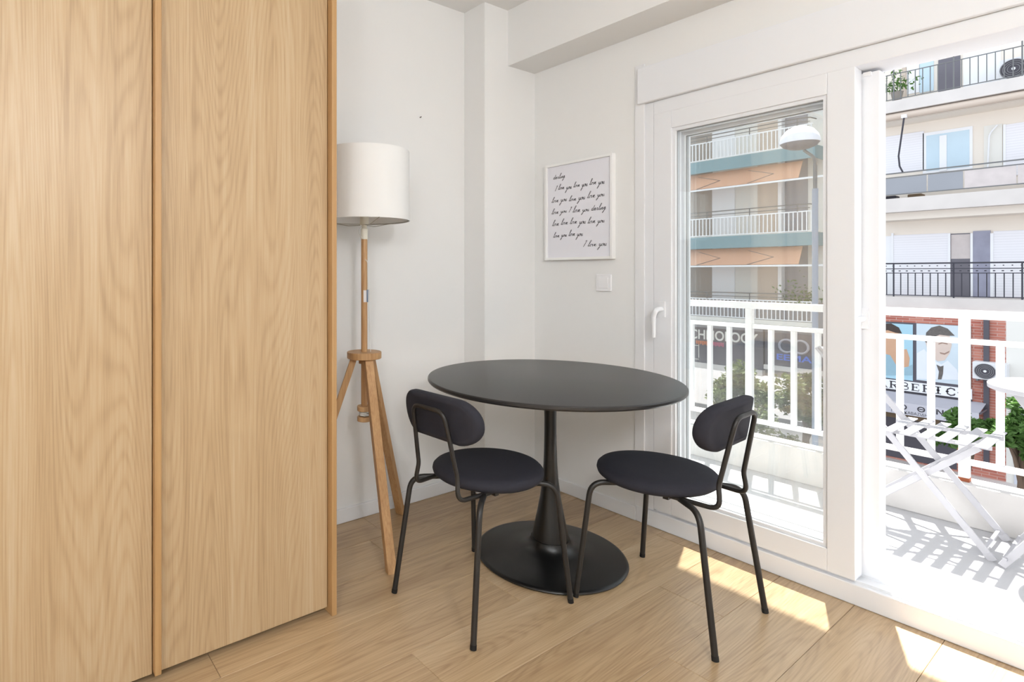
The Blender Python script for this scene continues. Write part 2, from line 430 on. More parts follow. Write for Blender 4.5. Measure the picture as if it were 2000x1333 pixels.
# ------------------------------------------------------------------ balcony
tag(MB().box(2.745, 3.85, -3.2, 3.6, -.16, 0.0).build('balcony_floor', M_tile), 'white tiled balcony floor in bright sun', 'balcony floor', kind='structure')
tag(MB().box(3.705, 3.85, -3.2, 3.6, 0.0, 0.193).build('balcony_curb', M_curb, bevel=0.006), 'low white rendered balcony kerb under the railing', 'kerb', kind='structure')
tag(MB().box(2.745, 3.497, -3.2, 3.6, 2.75, 2.93).build('balcony_ceiling', M_curb), 'underside of the balcony above', 'balcony slab', kind='structure')
RX = 3.775
rail = empty('balcony_railing', (RX, 0.639, 0.193), label='white metal balcony railing with vertical bars', cat='railing')
def rpart(name, *q, bevel=0.002):
    b = MB().box(*q)
    b.v = [(a - RX, c - 0.639, z - 0.193) for a, c, z in b.v]
    return b.build(name, M_railing, rail, bevel=bevel, bseg=1)
rpart('top_rail', RX - .025, RX + .025, -2.2, 3.5, 0.964, 1.004)
rpart('middle_rail', RX - .013, RX + .013, -2.2, 3.5, 0.844, 0.869)
rpart('bottom_rail', RX - .013, RX + .013, -2.2, 3.5, 0.272, 0.298)
pm = rpart('post', RX - .0185, RX + .0185, 0.639 - .0185, 0.639 + .0185, 0.193, 0.964)
bm_ = rpart('baluster', RX - .013, RX + .013, 0.639 + .1165 - .013, 0.639 + .1165 + .013, 0.298, 0.844)
for k in range(-3, 4):
    if k != 0:
        o = link('post', pm.data, rail, (0, k * 0.932, 0))
    for j in range(1, 8):
        if k == 0 and j == 1: continue
        y = 0.639 + k * 0.932 + j * 0.1165
        if -2.2 < y < 3.45: link('baluster', bm_.data, rail, (0, k * 0.932 + (j - 1) * 0.1165, 0))
MB().box(-.0195, .0195, -.0195, .0195, 0.0, 0.018).build('rust_patch', M_rust, rail)

# folding bistro chair on the balcony
def bistro_chair():
    t = empty('folding_chair', (3.47, 0.68, 0), label='white folding metal chair with slatted seat on the balcony', cat='chair')
    c = Vector((3.47, 0.68, 0))
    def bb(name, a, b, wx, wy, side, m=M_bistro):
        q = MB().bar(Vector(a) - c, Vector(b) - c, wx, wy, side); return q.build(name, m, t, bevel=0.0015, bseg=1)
    zs = 0.462
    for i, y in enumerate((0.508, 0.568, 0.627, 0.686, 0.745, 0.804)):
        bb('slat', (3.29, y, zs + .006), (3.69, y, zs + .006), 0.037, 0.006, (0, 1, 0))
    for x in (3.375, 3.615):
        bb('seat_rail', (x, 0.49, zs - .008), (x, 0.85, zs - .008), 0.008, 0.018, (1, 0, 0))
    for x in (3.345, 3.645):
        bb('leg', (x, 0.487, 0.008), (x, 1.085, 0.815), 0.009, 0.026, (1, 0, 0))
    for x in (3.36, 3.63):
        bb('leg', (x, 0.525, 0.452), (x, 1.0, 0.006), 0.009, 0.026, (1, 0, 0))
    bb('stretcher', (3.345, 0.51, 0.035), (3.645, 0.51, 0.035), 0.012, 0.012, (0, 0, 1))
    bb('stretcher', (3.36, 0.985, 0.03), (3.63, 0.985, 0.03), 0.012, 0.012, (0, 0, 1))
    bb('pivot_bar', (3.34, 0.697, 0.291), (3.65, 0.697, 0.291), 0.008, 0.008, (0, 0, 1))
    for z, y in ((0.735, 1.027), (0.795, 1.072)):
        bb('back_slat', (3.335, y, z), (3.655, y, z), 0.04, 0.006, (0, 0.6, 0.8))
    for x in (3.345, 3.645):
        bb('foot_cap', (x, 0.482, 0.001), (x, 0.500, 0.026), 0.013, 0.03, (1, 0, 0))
bistro_chair()
def bistro_table():
    t = empty('bistro_table', (3.455, 0.238, 0), label='round white metal folding table beside the balcony chair', cat='table')
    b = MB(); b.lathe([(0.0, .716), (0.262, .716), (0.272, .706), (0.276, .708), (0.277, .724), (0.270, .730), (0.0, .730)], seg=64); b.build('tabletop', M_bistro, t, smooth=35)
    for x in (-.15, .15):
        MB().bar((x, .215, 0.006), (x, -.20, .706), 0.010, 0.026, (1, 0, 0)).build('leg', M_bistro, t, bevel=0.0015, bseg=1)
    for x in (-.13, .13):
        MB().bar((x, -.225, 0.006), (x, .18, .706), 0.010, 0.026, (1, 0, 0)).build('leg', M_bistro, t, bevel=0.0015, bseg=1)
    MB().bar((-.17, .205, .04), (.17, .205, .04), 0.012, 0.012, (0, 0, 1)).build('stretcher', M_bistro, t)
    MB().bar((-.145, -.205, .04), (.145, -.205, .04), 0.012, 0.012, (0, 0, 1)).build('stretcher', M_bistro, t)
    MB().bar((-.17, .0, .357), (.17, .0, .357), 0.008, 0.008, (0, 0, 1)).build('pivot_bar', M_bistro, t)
bistro_table()

# ------------------------------------------------------------------ wardrobe
WF, WD = 1.698, 1.727                 # front of the edge strips, front of the doors
wd = empty('wardrobe', (0.10, 1.98, 0), label='tall oak wardrobe with flat sliding doors and slim edge strips', cat='wardrobe')
def wpart(name, m, x0, x1, y0, y1, z0, z1, bevel=0.0):
    b = MB().box(x0, x1, y0, y1, z0, z1); return b.build(name, m, wd, bevel=bevel, bseg=1) , b
def wp(name, m, x0, x1, y0, y1, z0, z1, bevel=0.0012, label=None):
    b = MB().box(x0 - .10, x1 - .10, y0 - 1.98, y1 - 1.98, z0, z1)
    o = b.build(name, m, wd, bevel=bevel, bseg=1)
    if label: o['label'] = label
    return o
WT = 2.42
wp('side_panel', M_edge, 0.941, 0.960, WF, 2.29, 0.001, WT)
wp('side_panel', M_edge, -0.765, -0.746, WF, 2.29, 0.001, WT)
wp('door', M_door, 0.386, 0.9385, WD, WD + .018, 0.021, WT - .02)
wp('door', M_door, -0.182, 0.3655, WD, WD + .018, 0.021, WT - .02)
wp('door', M_door, -0.744, -0.2025, WD, WD + .018, 0.021, WT - .02)
wp('edge_strip', M_edge, 0.3675, 0.3855, WF, WD + .018, 0.029, WT - .02)
wp('edge_strip', M_edge, -0.2005, -0.1825, WF, WD + .018, 0.029, WT - .02)
wp('top_panel', M_edge, -0.746, 0.941, WF, 2.29, WT - .018, WT)
wp('back_panel', M_edge, -0.746, 0.941, 2.272, 2.29, 0.03, WT - .018)
wp('plinth', M_dark, -0.746, 0.941, 1.79, 1.81, 0.001, 0.08)
wp('bottom_panel', M_edge, -0.746, 0.941, 1.76, 2.272, 0.08, 0.098)

# ------------------------------------------------------------------ tripod floor lamp
LX, LY = 1.329, 2.106
lamp = empty('floor_lamp', (LX, LY, 0), label='wooden tripod floor lamp with white drum shade beside the wardrobe', cat='floor lamp')
HUBZ = 0.834
b = MB(); b.lathe([(0, HUBZ - .029), (0.074, HUBZ - .029), (0.076, HUBZ - .027), (0.076, HUBZ - .002), (0.074, HUBZ), (0, HUBZ)], seg=64); b.build('hub_disc', M_lampwood, lamp, smooth=35)
feet = [(1.272 - LX, 1.816 - LY), (1.624 - LX, 2.240 - LY), (1.058 - LX, 2.268 - LY)]
for fx, fy in feet:
    d = Vector((fx, fy, 0)).normalized(); sdv = Vector((-d.y, d.x, 0))
    top = d * 0.046 + Vector((0, 0, HUBZ - .0292)); bot = Vector((fx, fy, 0)) 
    q = MB()
    hw, hd = 0.0190, 0.0145
    vs = []
    for p in (bot, top):
        for i, j in ((-1, -1), (1, -1), (1, 1), (-1, 1)): vs.append(p + sdv * (i * hw) + d * (j * hd))
    q.add(vs, [(3, 2, 1, 0), (4, 5, 6, 7), (0, 1, 5, 4), (1, 2, 6, 5), (2, 3, 7, 6), (3, 0, 4, 7)])
    q.build('leg', M_lampwood, lamp, bevel=0.0015, bseg=1)
b = MB(); b.lathe([(0, .595), (0.0140, .595), (0.0140, 1.335), (0, 1.335)], seg=24); pole = b.build('pole', M_lampwood, lamp, smooth=40)
MB().box(-.018, .018, -.018, .018, HUBZ - .054, HUBZ - .029).build('clamp_block', M_lampwood, lamp, bevel=0.001, bseg=1)
b = MB()
b.lathe([(r_, z_ - .032) for r_, z_ in ((0, .560), (0.030, .560), (0.0315, .562), (0.0315, .578), (0.030, .580), (0.014, .581), (0.014, .604), (0.030, .605), (0.0315, .607), (0.0315, .625), (0.030, .627), (0, .627))], seg=40)
sp = b.build('cord_spool', M_lampwood, lamp, smooth=35)
b = MB()
pts = [(0.021 * math.cos(a * .7), 0.021 * math.sin(a * .7), (.554 + .015 * (0.5 + 0.5 * math.sin(a * 0.31)))) for a in range(0, 60)]
b.tube(pts, 0.0028, 8); tag(b.build('wound_cord', M_cord, sp, smooth=60), 'pale cord wound on the spool')
b = MB(); b.lathe([(0, 1.330), (0.0155, 1.330), (0.016, 1.336), (0.016, 1.375), (0.012, 1.379), (0.012, 1.392), (0.0195, 1.396), (0.0205, 1.45), (0.016, 1.462), (0, 1.462)], seg=28)
tag(b.build('lamp_socket', M_socket, lamp, smooth=35), 'cream plastic lamp socket')
b = MB()
RS, ZB, ZT = 0.201, 1.410, 1.712
b.lathe([(RS - .0015, ZB), (RS, ZB), (RS - .002, ZT), (RS - .0035, ZT)], seg=96, close=True)
shade = b.build('lamp_shade', M_shade, lamp, smooth=60); tag(shade, 'white cloth drum lampshade')
b = MB()
for a in (0.3, 0.3 + 2.094, 0.3 + 4.189):
    d = Vector((math.cos(a), math.sin(a), 0))
    b.tube(fillet([d * .018 + Vector((0, 0, 1.392)), d * .07 + Vector((0, 0, 1.390)), d * (RS - .004) + Vector((0, 0, 1.413))], .03), 0.0017, 6)
b.lathe([(RS - .0045, 1.4115), (RS - .0015, 1.4115), (RS - .0015, 1.4145), (RS - .0045, 1.4145)], seg=64, close=True)
b.build('shade_ring', M_wire, shade, smooth=60)
b = MB(); cdv = Vector((RGT.x, RGT.y, 0)); cf = Vector((-FWD.x, -FWD.y, 0))
def lp(s, f, z): return cdv * s + cf * f + Vector((0, 0, z))
b.tube(fillet([lp(.006, .012, 1.240), lp(.015, .017, 1.230), lp(.016, .016, 1.15), lp(.018, .02, 1.06), lp(.024, .024, 0.95), lp(.029, .03, 0.837)], .03), 0.0017, 6)
tag(b.build('power_cord', M_cord, lamp, smooth=60), 'thin clear power cord')
b = MB(); b.tube(fillet([lp(-.012, .006, 1.388), lp(-.021, .012, 1.372), lp(-.020, .012, 1.352), lp(-.010, .012, 1.335)], .01), 0.002, 6); b.build('socket_loop', M_cord, lamp, smooth=60)
b = MB(); b.bar(lp(.004, .0160, 1.053), lp(.004, .0160, 1.105), 0.013, 0.0012, cdv); tag(b.build('paper_tag', M_tagwhite, lamp), 'white paper tag')
b = MB(); b.bar(lp(.016, .0150, 1.053), lp(.016, .0150, 1.108), 0.009, 0.0012, cdv); tag(b.build('sticker', M_tagblue, lamp), 'blue sticker on the cord')

# ------------------------------------------------------------------ pedestal table
TX, TY = 1.895, 1.548
tb = empty('pedestal_table', (TX, TY, 0), label='round black pedestal table with trumpet stem between two chairs', cat='table')
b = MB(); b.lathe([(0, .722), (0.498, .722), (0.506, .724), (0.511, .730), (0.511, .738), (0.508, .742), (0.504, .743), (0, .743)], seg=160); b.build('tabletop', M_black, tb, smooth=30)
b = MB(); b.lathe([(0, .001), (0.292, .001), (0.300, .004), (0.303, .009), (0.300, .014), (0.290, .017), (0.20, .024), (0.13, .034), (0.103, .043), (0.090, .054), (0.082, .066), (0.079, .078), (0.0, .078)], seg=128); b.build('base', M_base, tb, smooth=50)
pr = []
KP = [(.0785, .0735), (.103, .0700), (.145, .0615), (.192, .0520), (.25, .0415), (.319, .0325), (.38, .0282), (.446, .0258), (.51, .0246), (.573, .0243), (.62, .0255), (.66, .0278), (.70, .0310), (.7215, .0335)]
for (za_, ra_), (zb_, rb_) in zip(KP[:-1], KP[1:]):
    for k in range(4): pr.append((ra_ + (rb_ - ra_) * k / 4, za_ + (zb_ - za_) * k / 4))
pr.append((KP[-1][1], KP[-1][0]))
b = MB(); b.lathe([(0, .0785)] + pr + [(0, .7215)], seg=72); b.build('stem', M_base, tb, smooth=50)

# ------------------------------------------------------------------ chairs
def stadium(hw, hh, rr, n=10):
    """rounded rectangle outline (x,z)"""
    rr = min(rr, hw * .999, hh * .999); out = []
    for cx, cz, a0 in ((hw - rr, hh - rr, 0), (-hw + rr, hh - rr, 90), (-hw + rr, -hh + rr, 180), (hw - rr, -hh + rr, 270)):
        for k in range(n + 1):
            a = R(a0 + 90 * k / n); out.append((cx + rr * math.cos(a), cz + rr * math.sin(a)))
    return out
def make_chair(label):
    c = empty('dining_chair', label=label, cat='chair', group='black padded chairs at the table')
    # seat pad
    SY = 0.055; sr = 0.204
    prof = [(0, .432)] + [(sr * k, z) for k, z in ((.80, .432), (.93, .436), (.985, .445), (1.0, .455), (.99, .465), (.95, .473), (.86, .4775), (.6, .480), (0.3, .481))] + [(0, .4812)]
    b = MB(); b.lathe(prof, (0, SY, 0), seg=72)
    b.v = [(x * 1.0, y, z - 0.10 * x * x) for x, y, z in b.v]
    b.build('seat', M_fabric, c, smooth=60)
    # back pad: curved rounded panel
    b = MB(); rings = []
    lay = [(-.021, .020), (-.020, .006), (-.014, .0015), (-.006, 0), (.006, 0), (.014, .0015), (.020, .006), (.0225, .022), (.0235, .05)]
    hw, hh, rr = 0.181, 0.082, 0.077
    zc, tilt = 0.686, R(9)
    n = None; vs = []
    for yo, ins in lay:
        ol = stadium(hw - ins, hh - ins, rr - ins * .6)
        n = len(ol)
        for x, z in ol:
            zz = z * (1 - 0.10 * (x / hw) ** 2) + 0.0
            y = yo + 1.15 * x * x
            vs.append((x, -0.206 + y - math.sin(tilt) * zz, zc + zz * math.cos(tilt)))
    nl = len(lay)
    fs = [(i * n + j, i * n + (j + 1) % n, (i + 1) * n + (j + 1) % n, (i + 1) * n + j) for i in range(nl - 1) for j in range(n)]
    fs += [tuple(range(n))[::-1], tuple((nl - 1) * n + j for j in range(n))]
    b.add(vs, fs); b.build('backrest', M_fabric, c, smooth=70)
    # back tube: inverted U that bends forward under the seat
    def yb(z): return -0.206 - .030 - math.sin(tilt) * (z - zc)
    pts = [(0.125, 0.02, .428), (0.108, -0.206, .428), (0.098, yb(.50) + .010, .50), (0.078, yb(.722), .722), (-0.078, yb(.722), .722), (-0.098, yb(.50) + .010, .50), (-0.108, -0.206, .428), (-0.125, 0.02, .428)]
    pp = fillet(pts, [0, .045, .08, .040, .040, .08, .045, 0], 8)
    b = MB(); b.tube(pp, 0.0078, 12); b.build('back_frame', M_metal, c, smooth=60)
    # legs
    for sx in (-1, 1):
        for fy, wx in ((0.232, 0.236), (-0.228, 0.199)):
            if fy > 0: p = [(sx * .085, 0.085, .424), (sx * .205, .190, .424), (sx * wx, fy, 0.006)]
            else: p = [(sx * .085, -0.045, .424), (sx * .172, -.170, .424), (sx * wx, fy, 0.006)]
            lg = MB().tube(fillet(p, [0, .055, 0], 8), 0.0098, 14).build('leg', M_metal, c, smooth=60)
            d = (Vector(p[2]) - Vector(p[1])).normalized()
            MB().tube([Vector(p[2]) - d * .010, Vector(p[2]) + d * .005], 0.0106, 14).build('foot_cap', M_foot, lg, smooth=60)
    b = MB(); b.bar((-.085, .085, .424), (.085, .085, .424), .018, .012, (0, 1, 0)); b.bar((-.135, -0.045, .424), (.135, -0.045, .424), .018, .012, (0, 1, 0))
    b.build('seat_support', M_metal, c)
    return c
def copy_tree(o, parent=None):
    n = o.copy(); COL.objects.link(n); n.parent = parent
    for ch in [x for x in bpy.data.objects if x.parent == o]: copy_tree(ch, n)
    return n
chL = make_chair('black padded chair on the side of the floor lamp')
chR = copy_tree(chL)
chR['label'] = 'black padded chair with its back to the viewer on the balcony door side'
chL.location = (1.440, 1.509, 0); chL.rotation_euler = (0, 0, R(-87))
chR.location = (1.978, 1.079, 0); chR.rotation_euler = (0, 0, R(3))

# ------------------------------------------------------------------ framed print and switch
PYa, PYb, PZa, PZb = 1.645, 2.061, 1.251, 1.772
pf = empty('framed_print', (WX, (PYa + PYb) / 2, PZa), label='white framed print with handwritten love words on the wall', cat='picture')
def pl(x, y, z): return (x - WX, y - (PYa + PYb) / 2, z - PZa)
def pbox(name, m, x0, x1, y0, y1, z0, z1, **k):
    b = MB().box(x0, x1, y0, y1, z0, z1); b.v = [pl(*v) for v in b.v]; return b.build(name, m, pf, **k)
fwid = 0.013; XF = WX - .030
b = MB()
b.box(XF, WX - .001, PYa, PYa + fwid, PZa, PZb); b.box(XF, WX - .001, PYb - fwid, PYb, PZa, PZb)
b.box(XF, WX - .001, PYa + fwid, PYb - fwid, PZa, PZa + fwid); b.box(XF, WX - .001, PYa + fwid, PYb - fwid, PZb - fwid, PZb)
b.v = [pl(*v) for v in b.v]; b.build('frame', M_frame, pf, bevel=0.001, bseg=1)
sheet = pbox('sheet', M_paper, WX - .018, WX - .014, PYa + fwid, PYb - fwid, PZa + fwid, PZb - fwid)
sheet['label'] = 'pale sheet with black handwriting'
GL = {   # single-line script letters, x-height 1
 'l': ([(0, .1), (.35, .9), (.72, 2.1), (.62, 2.45), (.42, 2.2), (.30, 1.0), (.30, .25), (.45, 0), (.62, .12)], .62),
 'o': ([(0, .12), (.25, .75), (.5, .95), (.28, .8), (.16, .35), (.35, .02), (.62, .3), (.62, .75), (.5, .92), (.8, .78)], .8),
 'v': ([(0, .78), (.15, .9), (.28, .3), (.38, .02), (.62, .5), (.66, .9), (.85, .72)], .85),
 'e': ([(0, .15), (.3, .5), (.42, .8), (.28, .9), (.14, .5), (.25, .08), (.5, .05), (.75, .3)], .75),
 'y': ([(0, .7), (.14, .9), (.18, .3), (.36, .1), (.6, .5), (.68, .9), (.52, -.3), (.25, -1.25), (.02, -1.2), (.15, -.7), (.6, -.1), (.85, .25)], .85),
 'u': ([(0, .3), (.18, .9), (.18, .25), (.34, .02), (.58, .4), (.66, .9), (.64, .2), (.8, .02), (1.0, .3)], 1.0),
 'd': ([(.55, .8), (.3, .92), (.08, .4), (.22, .02), (.5, .3), (.75, 2.0), (.62, .9), (.58, .15), (.72, 0), (.9, .2)], .9),
 'a': ([(0, .2), (.5, .85), (.28, .92), (.1, .4), (.22, .02), (.48, .3), (.58, .9), (.54, .15), (.68, .02), (.85, .25)], .85),
 'r': ([(0, .25), (.25, .95), (.32, .78), (.52, .85), (.42, .2), (.55, 0), (.75, .3)], .75),
 'i': ([(0, .25), (.22, .85), (.16, .2), (.3, 0), (.5, .25)], .5),
 'n': ([(0, .2), (.18, .9), (.14, 0), (.36, .75), (.55, .9), (.52, .2), (.66, 0), (.85, .25)], .85),
 'g': ([(0, .2), (.5, .85), (.28, .92), (.1, .45), (.25, .1), (.5, .4), (.6, .9), (.45, -.4), (.2, -1.2), (0, -1.1), (.2, -.6), (.7, .0), (.9, .3)], .9),
 'I': ([(.15, 2.0), (.4, 2.2), (.65, 2.3), (.45, 1.2), (.25, .1), (.1, -.1)], .8),
}
def script(mb, text, y_left, y_right, z, xh, xsurf, sw):
    """write one line, y_left (image left, larger y) to y_right, as thin raised strokes"""
    strokes = []; x = 0; rnd = random.Random(sum(map(ord, text)) + int(z * 1000))
    for wd_ in text.split(' '):
        cur = []; dz = rnd.uniform(-.25, .25); k = rnd.uniform(.9, 1.15)
        for ch in wd_:
            g, adv = GL[ch]
            cur += [((x + px + .33 * py * k), py * k + dz) for px, py in g]; x += adv
        strokes.append(cur); x += .75
    x -= .75
    span = y_left - y_right
    for cur in strokes:
        # Catmull-Rom smoothing
        P = []
        for i in range(len(cur) - 1):
            p0, p1, p2, p3 = cur[max(i - 1, 0)], cur[i], cur[i + 1], cur[min(i + 2, len(cur) - 1)]
            for s in (0, .34, .67):
                P.append(tuple(0.5 * ((2 * p1[q]) + (-p0[q] + p2[q]) * s + (2 * p0[q] - 5 * p1[q] + 4 * p2[q] - p3[q]) * s * s + (-p0[q] + 3 * p1[q] - 3 * p2[q] + p3[q]) * s ** 3) for q in (0, 1)))
        P.append(cur[-1])
        P2 = [(y_left - px / x * span, z + py * xh) for px, py in P]
        ribbon(mb, P2, sw, lambda a, b_: (xsurf, a, b_), down_bold=True)
def ribbon(mb, P, sw, fn, down_bold=False):
    vs = []; n = len(P)
    for i in range(n):
        a, b_ = P[max(i - 1, 0)], P[min(i + 1, n - 1)]
        dx, dy = b_[0] - a[0], b_[1] - a[1]; l = math.hypot(dx, dy) or 1
        w_ = sw * ((0.75 + 0.75 * max(0, -dy / l)) if down_bold else 1.0) / 2
        nx, ny = -dy / l * w_, dx / l * w_
        vs += [fn(P[i][0] + nx, P[i][1] + ny), fn(P[i][0] - nx, P[i][1] - ny)]
    mb.add(vs, [(2 * i, 2 * i + 1, 2 * i + 3, 2 * i + 2) for i in range(n - 1)])
ia, ib = PYb - fwid, PYa + fwid; iw = ia - ib; zt, ih = PZb - fwid, PZb - PZa - 2 * fwid
def fy(fr): return ia - fr * iw
b = MB()
for text, f0, f1, fz in (('darling', .09, .29, .135), ('I love you love you love you', .12, .90, .262), ('love you love you love you', .06, .90, .395), ('love you I love you darling', .06, .92, .520), ('love love love you love you', .07, .90, .650), ('love you love you', .09, .575, .775), ('I love you', .58, .93, .890)):
    script(b, text, fy(f0), fy(f1), zt - fz * ih, 0.0125, WX - .0184, 0.0021)
b.v = [pl(*v) for v in b.v]
ink = b.build('handwriting', M_ink, sheet); ink['label'] = 'black handwritten lines reading darling I love you'
ink['kind'] = 'stuff'

sw_ = empty('light_switch', (WX, 1.709, 1.132), label='square white light switch below the framed print', cat='light switch')
MB().box(-.0095, 0, -.042, .042, -.0425, .0425).build('plate', M_switch, sw_, bevel=0.003)
MB().box(-.0125, -.0095, -.0275, .0275, -.0275, .0275).build('rocker', M_switch, sw_, bevel=0.0012)

# ------------------------------------------------------------------ the street outside
def fp(u, v, X):
    """survey: point on the plane x = X seen at photo pixel (u, v)"""
    d = FWD + RGT * ((u - 760) / 1100.0) + Vector((0, 0, (534 - v) / 1100.0))
    t = X / d.x
    return Vector((X, d.y * t, CAM_H + d.z * t))
def rect(uL, uR, vT, vB, X):
    a, b_ = fp(uL, vT, X), fp(uR, vT, X)
    return b_.y, a.y, fp(uL, vB, X).z, a.z          # y0, y1, z0, z1

def brick(name, scale, c1, c2, mortar):
    m, nt, b = nodes_of(name); N = nt.nodes.new; L = nt.links.new
    tc = N('ShaderNodeTexCoord'); mp = N('ShaderNodeMapping'); mp.inputs['Rotation'].default_value = (R(90), 0, R(90))
    L(tc.outputs['Object'], mp.inputs['Vector'])
    sx = N('ShaderNodeSeparateXYZ'); L(tc.outputs['Object'], sx.inputs[0])
    cb = N('ShaderNodeCombineXYZ'); L(sx.outputs[1], cb.inputs[0]); L(sx.outputs[2], cb.inputs[1])
    t = N('ShaderNodeTexBrick'); t.inputs['Scale'].default_value = scale
    t.inputs['Color1'].default_value = c1; t.inputs['Color2'].default_value = c2; t.inputs['Mortar'].default_value = mortar
    t.inputs['Brick Width'].default_value = 0.30; t.inputs['Row Height'].default_value = 0.078; t.inputs['Mortar Size'].default_value = 0.008
    L(cb.outputs[0], t.inputs['Vector']); L(t.outputs[0], b.inputs['Base Color']); b.inputs['Roughness'].default_value = 0.85
    MATS[name] = m; return m
def slats(name, col, pitch, depth=0.18, axis=2):
    """roller shutter: fine horizontal corrugation"""
    m, nt, b = nodes_of(name); N = nt.nodes.new; L = nt.links.new
    tc = N('ShaderNodeTexCoord'); sx = N('ShaderNodeSeparateXYZ'); L(tc.outputs['Object'], sx.inputs[0])
    q = N('ShaderNodeMath'); q.operation = 'MULTIPLY'; q.inputs[1].default_value = 1 / pitch; L(sx.outputs[axis], q.inputs[0])
    f = N('ShaderNodeMath'); f.operation = 'FRACT'; L(q.outputs[0], f.inputs[0])
    cr = N('ShaderNodeValToRGB'); cr.color_ramp.elements[0].position = 0.0; cr.color_ramp.elements[1].position = 0.3
    cr.color_ramp.elements[0].color = tuple(c * (1 - depth * 1.5) for c in col[:3]) + (1,); cr.color_ramp.elements[1].color = col
    L(f.outputs[0], cr.inputs[0]); L(cr.outputs[0], b.inputs['Base Color']); b.inputs['Roughness'].default_value = 0.6
    MATS[name] = m; return m

E_cream = mat('facade_cream', srgb(238, 228, 216), 0.85, var=0.05, vscale=0.8)
E_slab = mat('slab_concrete', srgb(212, 205, 200), 0.9, var=0.12, vscale=1.6)
E_white = mat('facade_white', srgb(232, 229, 222), 0.85, var=0.05, vscale=0.7)
E_bright = mat('white_paint', srgb(240, 240, 242), 0.6)
E_shut = slats('roller_shutter', srgb(238, 236, 240), 0.075, 0.10)
E_grey = mat('dark_glass', srgb(108, 104, 112), 0.25, var=0.15, vscale=2.0)
E_blue = mat('blue_glass', srgb(198, 218, 230), 0.2, var=0.1, vscale=1.5)
E_stone = mat('grey_marble', srgb(150, 150, 168), 0.4, var=0.35, vscale=2.5)
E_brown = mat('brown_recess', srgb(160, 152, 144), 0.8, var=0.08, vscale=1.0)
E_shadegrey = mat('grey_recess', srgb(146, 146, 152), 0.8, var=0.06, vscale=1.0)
E_teal = mat('teal_fascia', srgb(118, 152, 160), 0.6, var=0.08, vscale=1.2)  # teal paled: the veil of the door glass is put into the colour
E_orange = mat('orange_awning', srgb(228, 180, 150), 0.8, var=0.12, vscale=1.2, tr=0.2)  # orange paled the same way, glass haze put into the cloth colour
E_black = mat('iron_black', srgb(52, 50, 60), 0.5)
E_iron = mat('iron_grey', srgb(112, 112, 112), 0.5)
E_panel = mat('smoked_panel', srgb(150, 152, 158), 0.5, var=0.1, vscale=1.0)
E_pink = mat('pink_panel', srgb(204, 194, 191), 0.7, var=0.14, vscale=5.0)
E_tan = mat('tan_cloth', srgb(206, 190, 176), 0.85)
E_brick = brick('red_brick', 1.0, srgb(172, 98, 84), srgb(200, 134, 116), srgb(196, 160, 150))
E_signdark = mat('sign_dark', srgb(84, 80, 88), 0.5, var=0.08)
E_signblack = mat('sign_charcoal', srgb(62, 58, 64), 0.6, var=0.08)
E_letterw = mat('letter_cream', srgb(222, 218, 208), 0.6)
E_letterb = mat('letter_blue', srgb(86, 118, 214), 0.6)
E_lettero = mat('letter_orange', srgb(206, 112, 62), 0.6)
E_letterp = mat('letter_pink', srgb(190, 84, 112), 0.6)
E_awn = mat('grey_awning', srgb(176, 174, 182), 0.85, var=0.05)
E_awnl = mat('pale_valance', srgb(204, 202, 210), 0.85)
E_ac = mat('ac_white', srgb(226, 226, 228), 0.5)
E_fan = mat('ac_grille', srgb(128, 126, 130), 0.6)
E_asph = mat('asphalt', srgb(116, 114, 116), 0.95, var=0.1, vscale=0.6)
E_shop = mat('shop_grey', srgb(140, 138, 140), 0.8, var=0.2, vscale=0.8)
E_ochre = mat('shop_interior', srgb(128, 108, 84), 0.8, var=0.45, vscale=3.0)
E_leaf = mat('leaf_green', srgb(92, 128, 62), 0.6, var=0.35, vscale=6.0, tr=0.35)
E_olive = mat('leaf_olive', srgb(98, 110, 62), 0.6, var=0.35, vscale=5.0, tr=0.3)
E_bark = mat('bark', srgb(104, 86, 72), 0.9, var=0.2, vscale=8.0)
E_lamp = mat('street_lamp_white', srgb(236, 236, 244), 0.5)
E_lampu = mat('street_lamp_lens', srgb(120, 118, 122), 0.4, var=0.3, vscale=30.0)
E_pole = mat('pole_grey', srgb(150, 158, 172), 0.6)
E_skyblue = mat('poster_sky', srgb(168, 206, 222), 0.6)
E_mist = mat('poster_mist', srgb(206, 218, 226), 0.6, var=0.06, vscale=2.0)
E_skin = mat('poster_skin', srgb(206, 164, 134), 0.7, var=0.06, vscale=4.0)
E_skin2 = mat('poster_skin_grey', srgb(216, 196, 184), 0.7, var=0.08, vscale=4.0)
E_hair = mat('poster_hair', srgb(70, 58, 54), 0.7, var=0.2, vscale=12.0)
E_hair2 = mat('poster_hair_grey', srgb(104, 98, 94), 0.7, var=0.35, vscale=14.0)
E_tan2 = mat('poster_shade', srgb(160, 132, 118), 0.7)
E_shirt = mat('poster_shirt', srgb(150, 182, 196), 0.7, var=0.08, vscale=5.0)
E_shirt2 = mat('poster_shirt_white', srgb(228, 232, 238), 0.7, var=0.04, vscale=5.0)

GZ = -4.6
tag(MB().box(4.2, 40, -30, 40, GZ - .2, GZ).build('ground_street', E_asph), 'grey street far below the balcony', 'street', kind='structure')
tag(MB().box(20.4, 23.7, -30, 40, GZ, GZ + .14).build('ground_pavement', E_slab), 'pale pavement in front of the shops', 'pavement', kind='structure')

